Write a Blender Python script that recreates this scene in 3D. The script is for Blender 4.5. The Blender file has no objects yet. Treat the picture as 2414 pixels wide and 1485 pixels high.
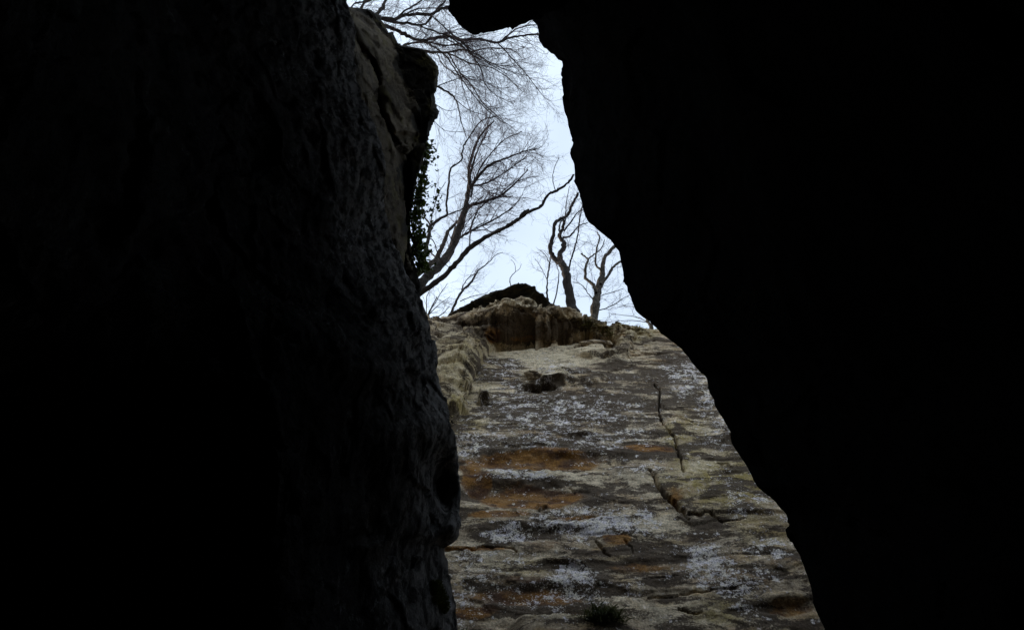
import bpy, math, random
import numpy as np
from math import radians, sin, cos, pi, sqrt

# ------------------------------------------------------------------ camera, sky, sun, exposure
SC = bpy.context.scene
COL = SC.collection
FPX, CX, CY = 1700.0, 1207.0, 742.5          # focal length and centre in photograph pixels
PITCH = radians(70.0)
CAMZ = 1.6
CP, SP = cos(PITCH), sin(PITCH)

cam_d = bpy.data.cameras.new('camera')
cam_d.sensor_width = 36.0
cam_d.lens = 36.0 * FPX / 2414.0
cam_d.clip_start = 0.02
cam_d.clip_end = 9000
cam = bpy.data.objects.new('camera', cam_d)
COL.objects.link(cam)
cam.location = (0, 0, CAMZ)
cam.rotation_euler = (radians(90) + PITCH, 0, 0)
SC.camera = cam

SUN_EL = radians(17.0)
SUN_AZ_VEC = (-0.93, 0.37)                    # horizontal direction towards the sun
world = bpy.data.worlds.new('World')
SC.world = world
world.use_nodes = True
wn, wl = world.node_tree.nodes, world.node_tree.links
wn.clear()
w_out = wn.new('ShaderNodeOutputWorld')
w_bg = wn.new('ShaderNodeBackground')
w_sky = wn.new('ShaderNodeTexSky')
w_sky.sky_type = 'NISHITA'
w_sky.sun_disc = False
w_sky.sun_elevation = SUN_EL
w_sky.sun_rotation = math.atan2(SUN_AZ_VEC[0], SUN_AZ_VEC[1])
w_sky.air_density = 1.0
w_sky.dust_density = 2.5
w_sky.ozone_density = 1.0
# thin high cloud that pales the blue all over the sky
w_tc = wn.new('ShaderNodeTexCoord')
w_no = wn.new('ShaderNodeTexNoise')
w_no.inputs['Scale'].default_value = 2.4
w_no.inputs['Detail'].default_value = 3
w_no.inputs['Roughness'].default_value = 0.55
w_rp = wn.new('ShaderNodeMapRange')
w_rp.inputs['From Min'].default_value = 0.25
w_rp.inputs['From Max'].default_value = 0.75
w_rp.inputs['To Min'].default_value = 0.40
w_rp.inputs['To Max'].default_value = 0.90
w_mx = wn.new('ShaderNodeMix')
w_mx.data_type = 'RGBA'
w_mx.inputs[7].default_value = (4.75, 5.5, 6.4, 1)
wl.new(w_tc.outputs['Generated'], w_no.inputs['Vector'])
wl.new(w_no.outputs['Fac'], w_rp.inputs['Value'])
wl.new(w_rp.outputs['Result'], w_mx.inputs[0])
wl.new(w_sky.outputs['Color'], w_mx.inputs[6])
wl.new(w_mx.outputs[2], w_bg.inputs['Color'])
w_bg.inputs['Strength'].default_value = 0.15
wl.new(w_bg.outputs[0], w_out.inputs['Surface'])

sun_d = bpy.data.lights.new('sun', 'SUN')
sun_d.energy = 2.6
sun_d.angle = radians(0.5)
sun_d.color = (1.0, 0.86, 0.68)
sun = bpy.data.objects.new('sun', sun_d)
COL.objects.link(sun)
from mathutils import Vector
sdir = Vector((SUN_AZ_VEC[0] * cos(SUN_EL), SUN_AZ_VEC[1] * cos(SUN_EL), sin(SUN_EL)))
sun.rotation_euler = sdir.to_track_quat('Z', 'Y').to_euler()

SC.view_settings.view_transform = 'Standard'
SC.view_settings.look = 'None'
SC.view_settings.gamma = 1.0
SC.view_settings.use_curve_mapping = False
SC.view_settings.exposure = 0.72
SC.render.engine = 'CYCLES'
SC.cycles.max_bounces = 4
SC.cycles.diffuse_bounces = 3
SC.cycles.use_denoising = True
SC.cycles.adaptive_threshold = 0.02

# ------------------------------------------------------------------ helpers
def unproj(px, py, t):
    """point at distance t (along the view axis) behind photograph pixel px,py"""
    px = np.asarray(px, float); py = np.asarray(py, float); t = np.asarray(t, float)
    dx = (px - CX) / FPX
    dv = (CY - py) / FPX
    return np.stack([dx * t, (CP - SP * dv) * t, CAMZ + (SP + CP * dv) * t], -1)

def on_y(px, py, y):
    dv = (CY - py) / FPX
    return unproj(px, py, y / (CP - SP * dv))

def proj(P):
    x, y, z = P[..., 0], P[..., 1], P[..., 2] - CAMZ
    f = CP * y + SP * z
    u = -SP * y + CP * z
    return CX + FPX * x / f, CY - FPX * u / f

def sstep(a, b, x):
    t = np.clip((x - a) / (b - a), 0, 1)
    return t * t * (3 - 2 * t)

def _hash(ix, iy, iz, seed):
    h = (ix * 374761393 + iy * 668265263 + iz * 1274126177 + seed * 1442695041) & 0xFFFFFFFF
    h = ((h ^ (h >> 13)) * 1274126177) & 0xFFFFFFFF
    h = ((h ^ (h >> 16)) * 2246822519) & 0xFFFFFFFF
    h = h ^ (h >> 15)
    return (h & 0xFFFFFF) / float(0xFFFFFF) * 2 - 1

def vnoise(P, seed=0):
    i = np.floor(P).astype(np.int64)
    f = P - i
    f = f * f * f * (f * (f * 6 - 15) + 10)
    x, y, z = i[..., 0], i[..., 1], i[..., 2]
    fx, fy, fz = f[..., 0], f[..., 1], f[..., 2]
    def L(a, b, t): return a + (b - a) * t
    c00 = L(_hash(x, y, z, seed), _hash(x + 1, y, z, seed), fx)
    c10 = L(_hash(x, y + 1, z, seed), _hash(x + 1, y + 1, z, seed), fx)
    c01 = L(_hash(x, y, z + 1, seed), _hash(x + 1, y, z + 1, seed), fx)
    c11 = L(_hash(x, y + 1, z + 1, seed), _hash(x + 1, y + 1, z + 1, seed), fx)
    return L(L(c00, c10, fy), L(c01, c11, fy), fz)

def fbm(P, scale=(1, 1, 1), octaves=4, seed=0, gain=0.5):
    P = P * np.asarray(scale, float)
    a, s, n = 1.0, 0.0, 0.0
    for o in range(octaves):
        s = s + a * vnoise(P + 17.3 * o, seed + o)
        n += a
        a *= gain
        P = P * 2.03
    return s / n

def ridge(P, scale=(1, 1, 1), octaves=4, seed=0, gain=0.5):
    P = P * np.asarray(scale, float)
    a, s, n = 1.0, 0.0, 0.0
    for o in range(octaves):
        s = s + a * (1 - 2.2 * np.abs(vnoise(P + 11.7 * o, seed + o)))
        n += a
        a *= gain
        P = P * 2.07
    return s / n

def grid_normals(G):
    du = np.gradient(G, axis=1)
    dv = np.gradient(G, axis=0)
    n = np.cross(du, dv)
    return n / (np.linalg.norm(n, axis=-1, keepdims=True) + 1e-9)

def mesh_obj(name, V, F, mat, parent=None, smooth=True, attrs=None):
    V = np.ascontiguousarray(np.asarray(V, np.float32).reshape(-1, 3))
    F = np.asarray(F, np.int32)
    k = F.shape[1]
    me = bpy.data.meshes.new(name)
    me.vertices.add(len(V))
    me.vertices.foreach_set('co', V.ravel())
    me.loops.add(F.size)
    me.loops.foreach_set('vertex_index', F.ravel())
    me.polygons.add(len(F))
    me.polygons.foreach_set('loop_start', np.arange(0, F.size, k, dtype=np.int32))
    me.polygons.foreach_set('loop_total', np.full(len(F), k, np.int32))
    me.polygons.foreach_set('use_smooth', np.full(len(F), smooth, bool))
    me.update(calc_edges=True)
    me.validate()
    if attrs:
        for an, av in attrs.items():
            a = me.attributes.new(an, 'FLOAT', 'POINT')
            a.data.foreach_set('value', np.ascontiguousarray(av.ravel(), np.float32))
    me.materials.append(mat)
    o = bpy.data.objects.new(name, me)
    COL.objects.link(o)
    if parent is not None:
        o.parent = parent
    return o

def grid_faces(nr, nc, flip=False):
    i = np.arange(nr * nc).reshape(nr, nc)
    a, b, c, d = i[:-1, :-1].ravel(), i[:-1, 1:].ravel(), i[1:, 1:].ravel(), i[1:, :-1].ravel()
    return np.stack([a, d, c, b] if flip else [a, b, c, d], -1)

def tag(o, label=None, cat=None, group=None, kind=None):
    if label: o['label'] = label
    if cat: o['category'] = cat
    if group: o['group'] = group
    if kind: o['kind'] = kind
    return o

def empty(name, loc):
    o = bpy.data.objects.new(name, None)
    COL.objects.link(o)
    o.location = loc
    o.empty_display_size = 0.2
    return o

# ------------------------------------------------------------------ materials
class NT:
    def __init__(self, name):
        self.m = bpy.data.materials.new(name)
        self.m.use_nodes = True
        self.n, self.l = self.m.node_tree.nodes, self.m.node_tree.links
        self.n.clear()
        self.out = self.n.new('ShaderNodeOutputMaterial')
        self.b = self.n.new('ShaderNodeBsdfPrincipled')
        self.l.new(self.b.outputs[0], self.out.inputs['Surface'])
        self.b.inputs['Roughness'].default_value = 0.9
        self.b.inputs['Specular IOR Level'].default_value = 0.2
        tc = self.n.new('ShaderNodeTexCoord')
        self.co = tc.outputs['Object']
    def put(self, v, sock):
        if isinstance(v, bpy.types.NodeSocket): self.l.new(v, sock)
        else: sock.default_value = v
    def mapping(self, scale, rot=(0, 0, 0)):
        m = self.n.new('ShaderNodeMapping')
        m.inputs['Scale'].default_value = scale
        m.inputs['Rotation'].default_value = rot
        self.l.new(self.co, m.inputs['Vector'])
        return m.outputs[0]
    def noise(self, scale, detail=4, rough=0.55, vec=None, dist=0.0):
        n = self.n.new('ShaderNodeTexNoise')
        n.inputs['Scale'].default_value = scale
        n.inputs['Detail'].default_value = detail
        n.inputs['Roughness'].default_value = rough
        n.inputs['Distortion'].default_value = dist
        self.l.new(vec or self.co, n.inputs['Vector'])
        return n.outputs['Fac']
    def voro(self, scale, vec=None, out='Distance'):
        n = self.n.new('ShaderNodeTexVoronoi')
        n.inputs['Scale'].default_value = scale
        self.l.new(vec or self.co, n.inputs['Vector'])
        return n.outputs[out]
    def rng(self, v, a, b, c=0.0, d=1.0):
        n = self.n.new('ShaderNodeMapRange')
        n.interpolation_type = 'SMOOTHSTEP'
        for k, x in zip(('From Min', 'From Max', 'To Min', 'To Max'), (a, b, c, d)):
            self.put(x, n.inputs[k])
        self.l.new(v, n.inputs['Value'])
        return n.outputs['Result']
    def math(self, op, a, b=0.0, clamp=False):
        n = self.n.new('ShaderNodeMath')
        n.operation = op
        n.use_clamp = clamp
        self.put(a, n.inputs[0]); self.put(b, n.inputs[1])
        return n.outputs[0]
    def mix(self, f, a, b, mode='MIX'):
        n = self.n.new('ShaderNodeMix')
        n.data_type = 'RGBA'
        n.blend_type = mode
        self.put(f, n.inputs[0])
        for v, s in ((a, n.inputs[6]), (b, n.inputs[7])):
            if isinstance(v, tuple): v = (*v, 1) if len(v) == 3 else v
            self.put(v, s)
        return n.outputs[2]
    def attr(self, name):
        n = self.n.new('ShaderNodeAttribute')
        n.attribute_name = name
        return n.outputs['Fac']
    def bump(self, h, strength, dist):
        n = self.n.new('ShaderNodeBump')
        n.inputs['Strength'].default_value = strength
        n.inputs['Distance'].default_value = dist
        self.l.new(h, n.inputs['Height'])
        if self.b.inputs['Normal'].is_linked:
            self.l.new(self.b.inputs['Normal'].links[0].from_socket, n.inputs['Normal'])
        self.l.new(n.outputs[0], self.b.inputs['Normal'])
    def color(self, c):
        self.put((*c, 1) if isinstance(c, tuple) else c, self.b.inputs['Base Color'])
        return self.m

def cliff_material():
    N = NT('sandstone_cliff')
    bed = N.mapping((0.9, 0.9, 1.7))
    bed2 = N.mapping((0.85, 0.85, 2.2))
    run = N.mapping((3.2, 3.2, 0.45))
    n1 = N.noise(1.1, 5, 0.62, bed, 0.4)
    n2 = N.noise(7.0, 4, 0.65, bed)
    n3 = N.noise(26.0, 2, 0.7)
    grain = N.noise(34.0, 4, 0.75)
    base = N.mix(N.rng(n1, 0.36, 0.64), (0.31, 0.26, 0.195), (0.63, 0.56, 0.45))
    base = N.mix(N.rng(n2, 0.44, 0.66, 0, 0.75), base, (0.18, 0.145, 0.11))
    base = N.mix(N.rng(N.noise(1.3, 6, 0.65, bed, 0.8), 0.48, 0.64, 0, 0.7), base, (0.20, 0.13, 0.07))
    base = N.mix(N.rng(N.noise(2.2, 5, 0.6, bed, 0.6), 0.50, 0.66, 0, 0.6), base, (0.38, 0.29, 0.16))
    base = N.mix(N.rng(N.noise(1.6, 4, 0.65, run), 0.50, 0.68, 0, 0.6), base, (0.11, 0.095, 0.08))
    pl = N.math('MULTIPLY', N.attr('pale'), N.rng(N.noise(8.0, 5, 0.65, bed), 0.28, 0.56))
    base = N.mix(N.math('MULTIPLY', pl, 0.85), base, (0.60, 0.555, 0.45))
    # olive algae
    ol = N.math('MULTIPLY', N.attr('olive'), N.rng(N.noise(5.0, 6, 0.65), 0.33, 0.58))
    base = N.mix(N.math('MULTIPLY', ol, 0.9), base, (0.25, 0.205, 0.07))
    # dark varnish, plus shade painted under the cap and in the pocket
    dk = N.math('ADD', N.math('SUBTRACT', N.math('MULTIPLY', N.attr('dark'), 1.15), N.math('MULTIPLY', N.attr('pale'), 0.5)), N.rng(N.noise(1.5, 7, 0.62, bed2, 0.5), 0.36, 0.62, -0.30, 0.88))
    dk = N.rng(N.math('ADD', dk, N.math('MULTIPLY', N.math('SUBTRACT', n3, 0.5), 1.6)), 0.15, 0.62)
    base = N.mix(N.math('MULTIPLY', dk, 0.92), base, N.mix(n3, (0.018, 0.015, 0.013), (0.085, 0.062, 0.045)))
    # rust
    oc = N.math('ADD', N.attr('ochre'), N.math('MULTIPLY', N.math('SUBTRACT', N.noise(6.0, 4, 0.65), 0.5), 0.7))
    oc = N.rng(oc, 0.25, 0.60)
    rust = N.mix(N.rng(N.noise(2.2, 4, 0.6, bed), 0.40, 0.60), (0.075, 0.036, 0.020), (0.25, 0.125, 0.032))
    base = N.mix(N.math('MULTIPLY', oc, 0.86), base, rust)
    # crustose lichen: specks of several sizes that gather into patches
    dens = N.math('ADD', N.math('SUBTRACT', N.math('MULTIPLY', N.attr('lichen'), 1.0), N.math('MULTIPLY', N.attr('cap'), 0.7)), N.rng(N.noise(2.6, 5, 0.65, bed, 0.4), 0.35, 0.70, -0.20, 0.60))
    dens = N.math('ADD', dens, N.math('MULTIPLY', N.math('SUBTRACT', N.noise(7.0, 4, 0.65), 0.5), 2.4))
    off = N.math('MULTIPLY', N.math('SUBTRACT', N.math('SUBTRACT', dens, N.math('MULTIPLY', N.attr('ochre'), 0.40)), 0.5), 0.25)
    s1 = N.rng(N.math('ADD', N.noise(15.0, 4, 0.72), off), 0.60, 0.67)
    s2 = N.rng(N.math('ADD', N.noise(34.0, 3, 0.7), off), 0.61, 0.68)
    vv = N.n.new('ShaderNodeTexVoronoi'); vv.inputs['Scale'].default_value = 6.5
    N.l.new(N.co, vv.inputs['Vector'])
    sep = N.n.new('ShaderNodeSeparateColor'); N.l.new(vv.outputs['Color'], sep.inputs[0])
    rad = N.math('ADD', N.math('MULTIPLY', sep.outputs[1], 0.22), N.math('MULTIPLY', N.math('SUBTRACT', n3, 0.5), 0.35))
    s3 = N.math('MULTIPLY', N.rng(N.math('SUBTRACT', rad, vv.outputs['Distance']), -0.03, 0.05),
                N.rng(N.math('SUBTRACT', N.math('ADD', dens, 0.1), sep.outputs[0]), 0.0, 0.1))
    fac = N.math('MAXIMUM', N.math('MAXIMUM', s1, N.math('MULTIPLY', s2, 0.85)), s3)
    lich = N.mix(N.rng(N.noise(9.0, 3, 0.6), 0.35, 0.65), (0.60, 0.60, 0.72), (0.66, 0.65, 0.62))
    base = N.mix(N.math('MULTIPLY', fac, 0.92), base, lich)
    base = N.mix(1.0, base, N.mix(N.rng(grain, 0.3, 0.7), (0.68, 0.61, 0.52), (1.92, 1.75, 1.50)), 'MULTIPLY')
    N.bump(n2, 0.35, 0.04)
    N.bump(n3, 0.5, 0.02)
    N.bump(fac, 0.4, 0.006)
    return N.color(base)

def dark_rock_material(name, a, b, light, amount, moss=0.0):
    N = NT(name)
    st = N.mapping((1.5, 1.0, 0.45))
    n1 = N.noise(1.3, 8, 0.65, None, 0.5)
    n2 = N.noise(9.0, 6, 0.68, st, 0.3)
    n3 = N.noise(40.0, 4, 0.7)
    base = N.mix(N.rng(n1, 0.35, 0.65), a, b)
    base = N.mix(N.rng(n2, 0.45, 0.7, 0, 0.7), base, tuple(c * 0.4 for c in a))
    if name == 'dark_gritstone':                 # light falloff painted in: paler towards the cleft's open end, with lichen flecks
        edge_w = N.math('ADD', N.attr('edge_light'), N.math('MULTIPLY', N.math('SUBTRACT', n1, 0.5), 0.7))
        base = N.mix(N.rng(edge_w, 0.15, 0.95), base, N.mix(N.rng(n2, 0.4, 0.6), (0.34, 0.325, 0.31), (0.07, 0.067, 0.064)))
        amount = N.math('MULTIPLY', N.rng(edge_w, 0.0, 0.8, 0.15, 1.0), amount)
    sp = N.math('MULTIPLY', N.rng(N.noise(2.0, 5, 0.6, st), 0.46, 0.66), N.rng(N.noise(17.0, 6, 0.75, st, 0.4), 0.52, 0.66))
    base = N.mix(N.math('MULTIPLY', sp, amount), base, light)
    if name == 'lichened_block':                 # shade of the underside painted in as black
        base = N.mix(N.math('MULTIPLY', N.rng(N.math('ADD', N.attr('under_shade'), N.math('MULTIPLY', N.math('SUBTRACT', n1, 0.5), 1.2)), 0.3, 0.7), 0.85), base, (0.018, 0.017, 0.015))
    if moss > 0:
        mm = N.rng(N.noise(2.6, 6, 0.62), 0.50, 0.66, 0, moss)
        base = N.mix(mm, base, (0.10, 0.085, 0.03))
    N.bump(n2, 0.7, 0.06)
    N.bump(n3, 0.8, 0.02)
    N.b.inputs['Roughness'].default_value = 0.9
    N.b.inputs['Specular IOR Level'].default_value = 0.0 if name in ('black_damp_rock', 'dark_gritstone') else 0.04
    return N.color(base)

def bark_material(name, a, b, scale=14.0):
    N = NT(name)
    n = N.noise(scale, 5, 0.65, N.mapping((1, 1, 0.4)))
    N.bump(n, 0.5, 0.02)
    return N.color(N.mix(N.rng(n, 0.35, 0.65), a, b))

def leaf_material(name, a, b, scale=9.0):
    N = NT(name)
    n = N.noise(scale, 3, 0.6)
    N.b.inputs['Roughness'].default_value = 0.6
    col = N.mix(N.rng(n, 0.35, 0.65), a, b)
    tr = N.n.new('ShaderNodeBsdfTranslucent')            # light through the blade
    N.l.new(N.mix(1.0, col, (1.5, 1.6, 0.7), 'MULTIPLY'), tr.inputs['Color'])
    ms = N.n.new('ShaderNodeMixShader')
    ms.inputs[0].default_value = 0.1
    N.l.new(N.b.outputs[0], ms.inputs[1]); N.l.new(tr.outputs[0], ms.inputs[2])
    N.l.new(ms.outputs[0], N.out.inputs['Surface'])
    return N.color(col)

def litter_material():
    N = NT('leaf_litter')
    n = N.noise(3.0, 7, 0.7)
    v = N.voro(9.0, None, 'Color')
    base = N.mix(N.rng(n, 0.35, 0.65), (0.06, 0.045, 0.03), (0.13, 0.085, 0.045))
    base = N.mix(0.25, base, v, 'MULTIPLY')
    N.bump(n, 0.6, 0.06)
    return N.color(base)

M = {
    'cliff': cliff_material(),
    'left': dark_rock_material('dark_gritstone', (0.034, 0.033, 0.033), (0.060, 0.058, 0.058), (0.55, 0.55, 0.55), 0.9),
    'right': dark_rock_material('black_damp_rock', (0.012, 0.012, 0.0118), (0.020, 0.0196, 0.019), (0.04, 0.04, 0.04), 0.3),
    'block': dark_rock_material('lichened_block', (0.050, 0.039, 0.027), (0.15, 0.120, 0.082), (0.26, 0.235, 0.19), 0.5, 0.6),
    'boulder': dark_rock_material('mossy_black_boulder', (0.022, 0.021, 0.018), (0.040, 0.037, 0.029), (0.12, 0.11, 0.09), 0.3, 0.35),
    'grey_bark': bark_material('grey_bark', (0.020, 0.018, 0.016), (0.065, 0.058, 0.05)),
    'dark_bark': bark_material('dark_bark', (0.018, 0.015, 0.013), (0.045, 0.037, 0.031)),
    'pale_bark': bark_material('pale_bark', (0.03, 0.026, 0.021), (0.11, 0.094, 0.072)),
    'twig': bark_material('twig_bark', (0.060, 0.050, 0.062), (0.12, 0.095, 0.11), 30),
    'ivy': leaf_material('ivy_leaf', (0.035, 0.055, 0.012), (0.085, 0.11, 0.025)),
    'grass': leaf_material('grass_blade', (0.04, 0.055, 0.014), (0.13, 0.13, 0.05)),
    'dry_grass': leaf_material('dry_grass_blade', (0.09, 0.085, 0.03), (0.24, 0.20, 0.09)),
    'moss': leaf_material('moss_cushion', (0.05, 0.065, 0.012), (0.11, 0.115, 0.025)),
    'litter': litter_material(),
}

# ------------------------------------------------------------------ ground and hillside
def build_ground():
    n = 64
    u = np.linspace(-1, 1, n)
    s = np.sign(u) * np.abs(u) ** 3 * 3500
    X, Y = np.meshgrid(s, s)
    Z = fbm(np.stack([X, Y, X * 0], -1), (0.4, 0.4, 1), 4, 5) * 0.12
    G = np.stack([X, Y, Z], -1)
    o = mesh_obj('ground', G, grid_faces(n, n), M['litter'])
    tag(o, 'leaf strewn earth floor at the foot of the cliff', 'ground', kind='structure')

def hill_height(x, y):
    back = sstep(4.5, 8.5, y)
    right = sstep(1.0, 6.0, x)
    h = 14.2 + 9.4 * back + 4.6 * sstep(-4.5, -7.0, x) * (1 - back)
    h = h + (15.0 - h) * right * (1 - back)
    h = h + 0.06 * np.clip(y - 12, 0, 40) + 0.05 * np.clip(-x - 6, 0, 40)
    return h

def build_hillside():
    u = np.concatenate([np.linspace(-70, -14, 18), np.linspace(-13.2, 13.2, 67), np.linspace(14, 70, 18)])
    X, Y = np.meshgrid(u, u)
    P = np.stack([X, Y, X * 0], -1)
    Z = hill_height(X, Y) + 0.35 * fbm(P, (0.3, 0.3, 1), 4, 9)
    edge = (np.abs(X) > 69) | (np.abs(Y) > 69)
    Z[edge] = -1.0
    G = np.stack([X, Y, Z], -1)
    F = grid_faces(len(u), len(u))
    c = G.reshape(-1, 3)[F].mean(1)
    hole = ((c[:, 0] > -4.5) & (c[:, 0] < 6.2) & (c[:, 1] > -2.3) & (c[:, 1] < 9.9)) | ((c[:, 0] > 0) & (c[:, 0] < 30) & (c[:, 1] > 3.4) & (c[:, 1] < 9.9))
    o = mesh_obj('hillside', G, F[~hole], M['litter'])
    tag(o, 'wooded hilltop above the rocks, carpeted with brown leaf litter', 'hillside', kind='structure')

# ------------------------------------------------------------------ the lit cliff
RIM = [(900, 790), (960, 770), (1018, 748), (1060, 734), (1110, 724), (1150, 722), (1182, 712), (1200, 706), (1215, 718),
       (1260, 727), (1300, 722), (1340, 724), (1375, 736), (1400, 750), (1440, 765), (1480, 759), (1510, 769), (1545, 772),
       (1600, 790), (1750, 800), (1900, 800)]
JUT = [(900, .65), (1060, .70), (1150, .92), (1250, 1.0), (1340, .88), (1400, .5), (1440, .3), (1480, .12), (1530, .0), (1900, 0)]
ROOF = [(900, 1060), (1020, 1050), (1060, 1015), (1090, 960), (1112, 905), (1135, 860), (1155, 834), (1170, 822), (1200, 818), (1262, 811),
        (1282, 790), (1330, 778), (1378, 782), (1398, 799), (1440, 792), (1480, 787), (1545, 790), (1900, 790)]

def ell(px, py, cx, cy, rx, ry, soft=0.45):
    d = np.sqrt(((px - cx) / rx) ** 2 + ((py - cy) / ry) ** 2)
    return 1 - sstep(1 - soft, 1 + soft, d)

def poly_dist(px, py, pts):
    best = np.full(px.shape, 1e9)
    side = np.zeros(px.shape)
    for (x0, y0), (x1, y1) in zip(pts[:-1], pts[1:]):
        dx, dy = x1 - x0, y1 - y0
        t = np.clip(((px - x0) * dx + (py - y0) * dy) / (dx * dx + dy * dy), 0, 1)
        d = np.hypot(px - x0 - t * dx, py - y0 - t * dy)
        best = np.minimum(best, d)
    return best

CRACKS = [
    ([(1545, 903), (1556, 925), (1553, 955), (1555, 985), (1572, 1008), (1590, 1032), (1597, 1058), (1606, 1085), (1610, 1116)], 4.5, .35),
    ([(1530, 1108), (1545, 1125), (1553, 1150), (1562, 1165), (1590, 1188), (1612, 1208), (1622, 1222)], 6.0, .40),
    ([(1622, 1214), (1672, 1213), (1688, 1222), (1702, 1232), (1760, 1228)], 2.6, .14),
    ([(1680, 1214), (1702, 1231)], 4.0, .2),
    ([(1040, 1296), (1085, 1292), (1140, 1284), (1185, 1281), (1220, 1293)], 3.2, .22),
    ([(1405, 1272), (1420, 1290), (1436, 1304)], 4.0, .18),
    ([(1470, 1270), (1490, 1285), (1494, 1300)], 2.6, .1),
    ([(1528, 1403), (1600, 1397), (1660, 1388), (1735, 1384)], 3.0, .16),
    ([(1600, 1432), (1625, 1440), (1655, 1444)], 4.0, .15),
    ([(1520, 1360), (1600, 1355)], 2.2, .08),
    ([(1345, 1142), (1358, 1152)], 3.0, .12),
    ([(1690, 1088), (1720, 1095), (1725, 1102)], 4.0, .15),
    ([(1560, 960), (1640, 1000), (1690, 1010)], 1.6, .05),
    ([(1320, 1225), (1420, 1215), (1500, 1190)], 1.6, .05),
    ([(1220, 1470), (1330, 1466), (1400, 1464)], 2.5, .08),
]

def blocky(U, W, su, sw, seed):
    """broken rock: every Voronoi cell a facet of its own height and tilt"""
    u, w = U * su, W * sw
    iu, iw = np.floor(u).astype(np.int64), np.floor(w).astype(np.int64)
    best = np.full(u.shape, 1e9); val = np.zeros(u.shape)
    for a in (-1, 0, 1):
        for b in (-1, 0, 1):
            ju, jw = iu + a, iw + b
            z = ju * 0
            cu = ju + 0.5 + 0.42 * _hash(ju, jw, z, seed); cw = jw + 0.5 + 0.42 * _hash(ju, jw, z, seed + 1)
            du, dw = u - cu, w - cw
            d = du * du + dw * dw
            v = 0.55 * _hash(ju, jw, z, seed + 2) + 0.8 * du * _hash(ju, jw, z, seed + 3) + 0.9 * dw * _hash(ju, jw, z, seed + 4)
            m = d < best
            best = np.where(m, d, best); val = np.where(m, v, val)
    return val

def blocky3(P, sc, seed):
    """the same in three dimensions, for faces of any direction"""
    p = P * np.asarray(sc, float)
    i = np.floor(p).astype(np.int64)
    best = np.full(p.shape[:-1], 1e9); val = np.zeros(p.shape[:-1])
    for a in (-1, 0, 1):
        for b in (-1, 0, 1):
            for c in (-1, 0, 1):
                x, y, z = i[..., 0] + a, i[..., 1] + b, i[..., 2] + c
                d = [p[..., k] - (q + 0.5 + 0.42 * _hash(x, y, z, seed + k)) for k, q in enumerate((x, y, z))]
                dd = d[0] ** 2 + d[1] ** 2 + d[2] ** 2
                v = 0.5 * _hash(x, y, z, seed + 5) + 0.7 * (d[0] * _hash(x, y, z, seed + 6) + d[1] * _hash(x, y, z, seed + 7) + d[2] * _hash(x, y, z, seed + 8))
                m = dd < best
                best = np.where(m, dd, best); val = np.where(m, v, val)
    return val

def px0_x(X):
    return CX + FPX * X / 20.6

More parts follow.
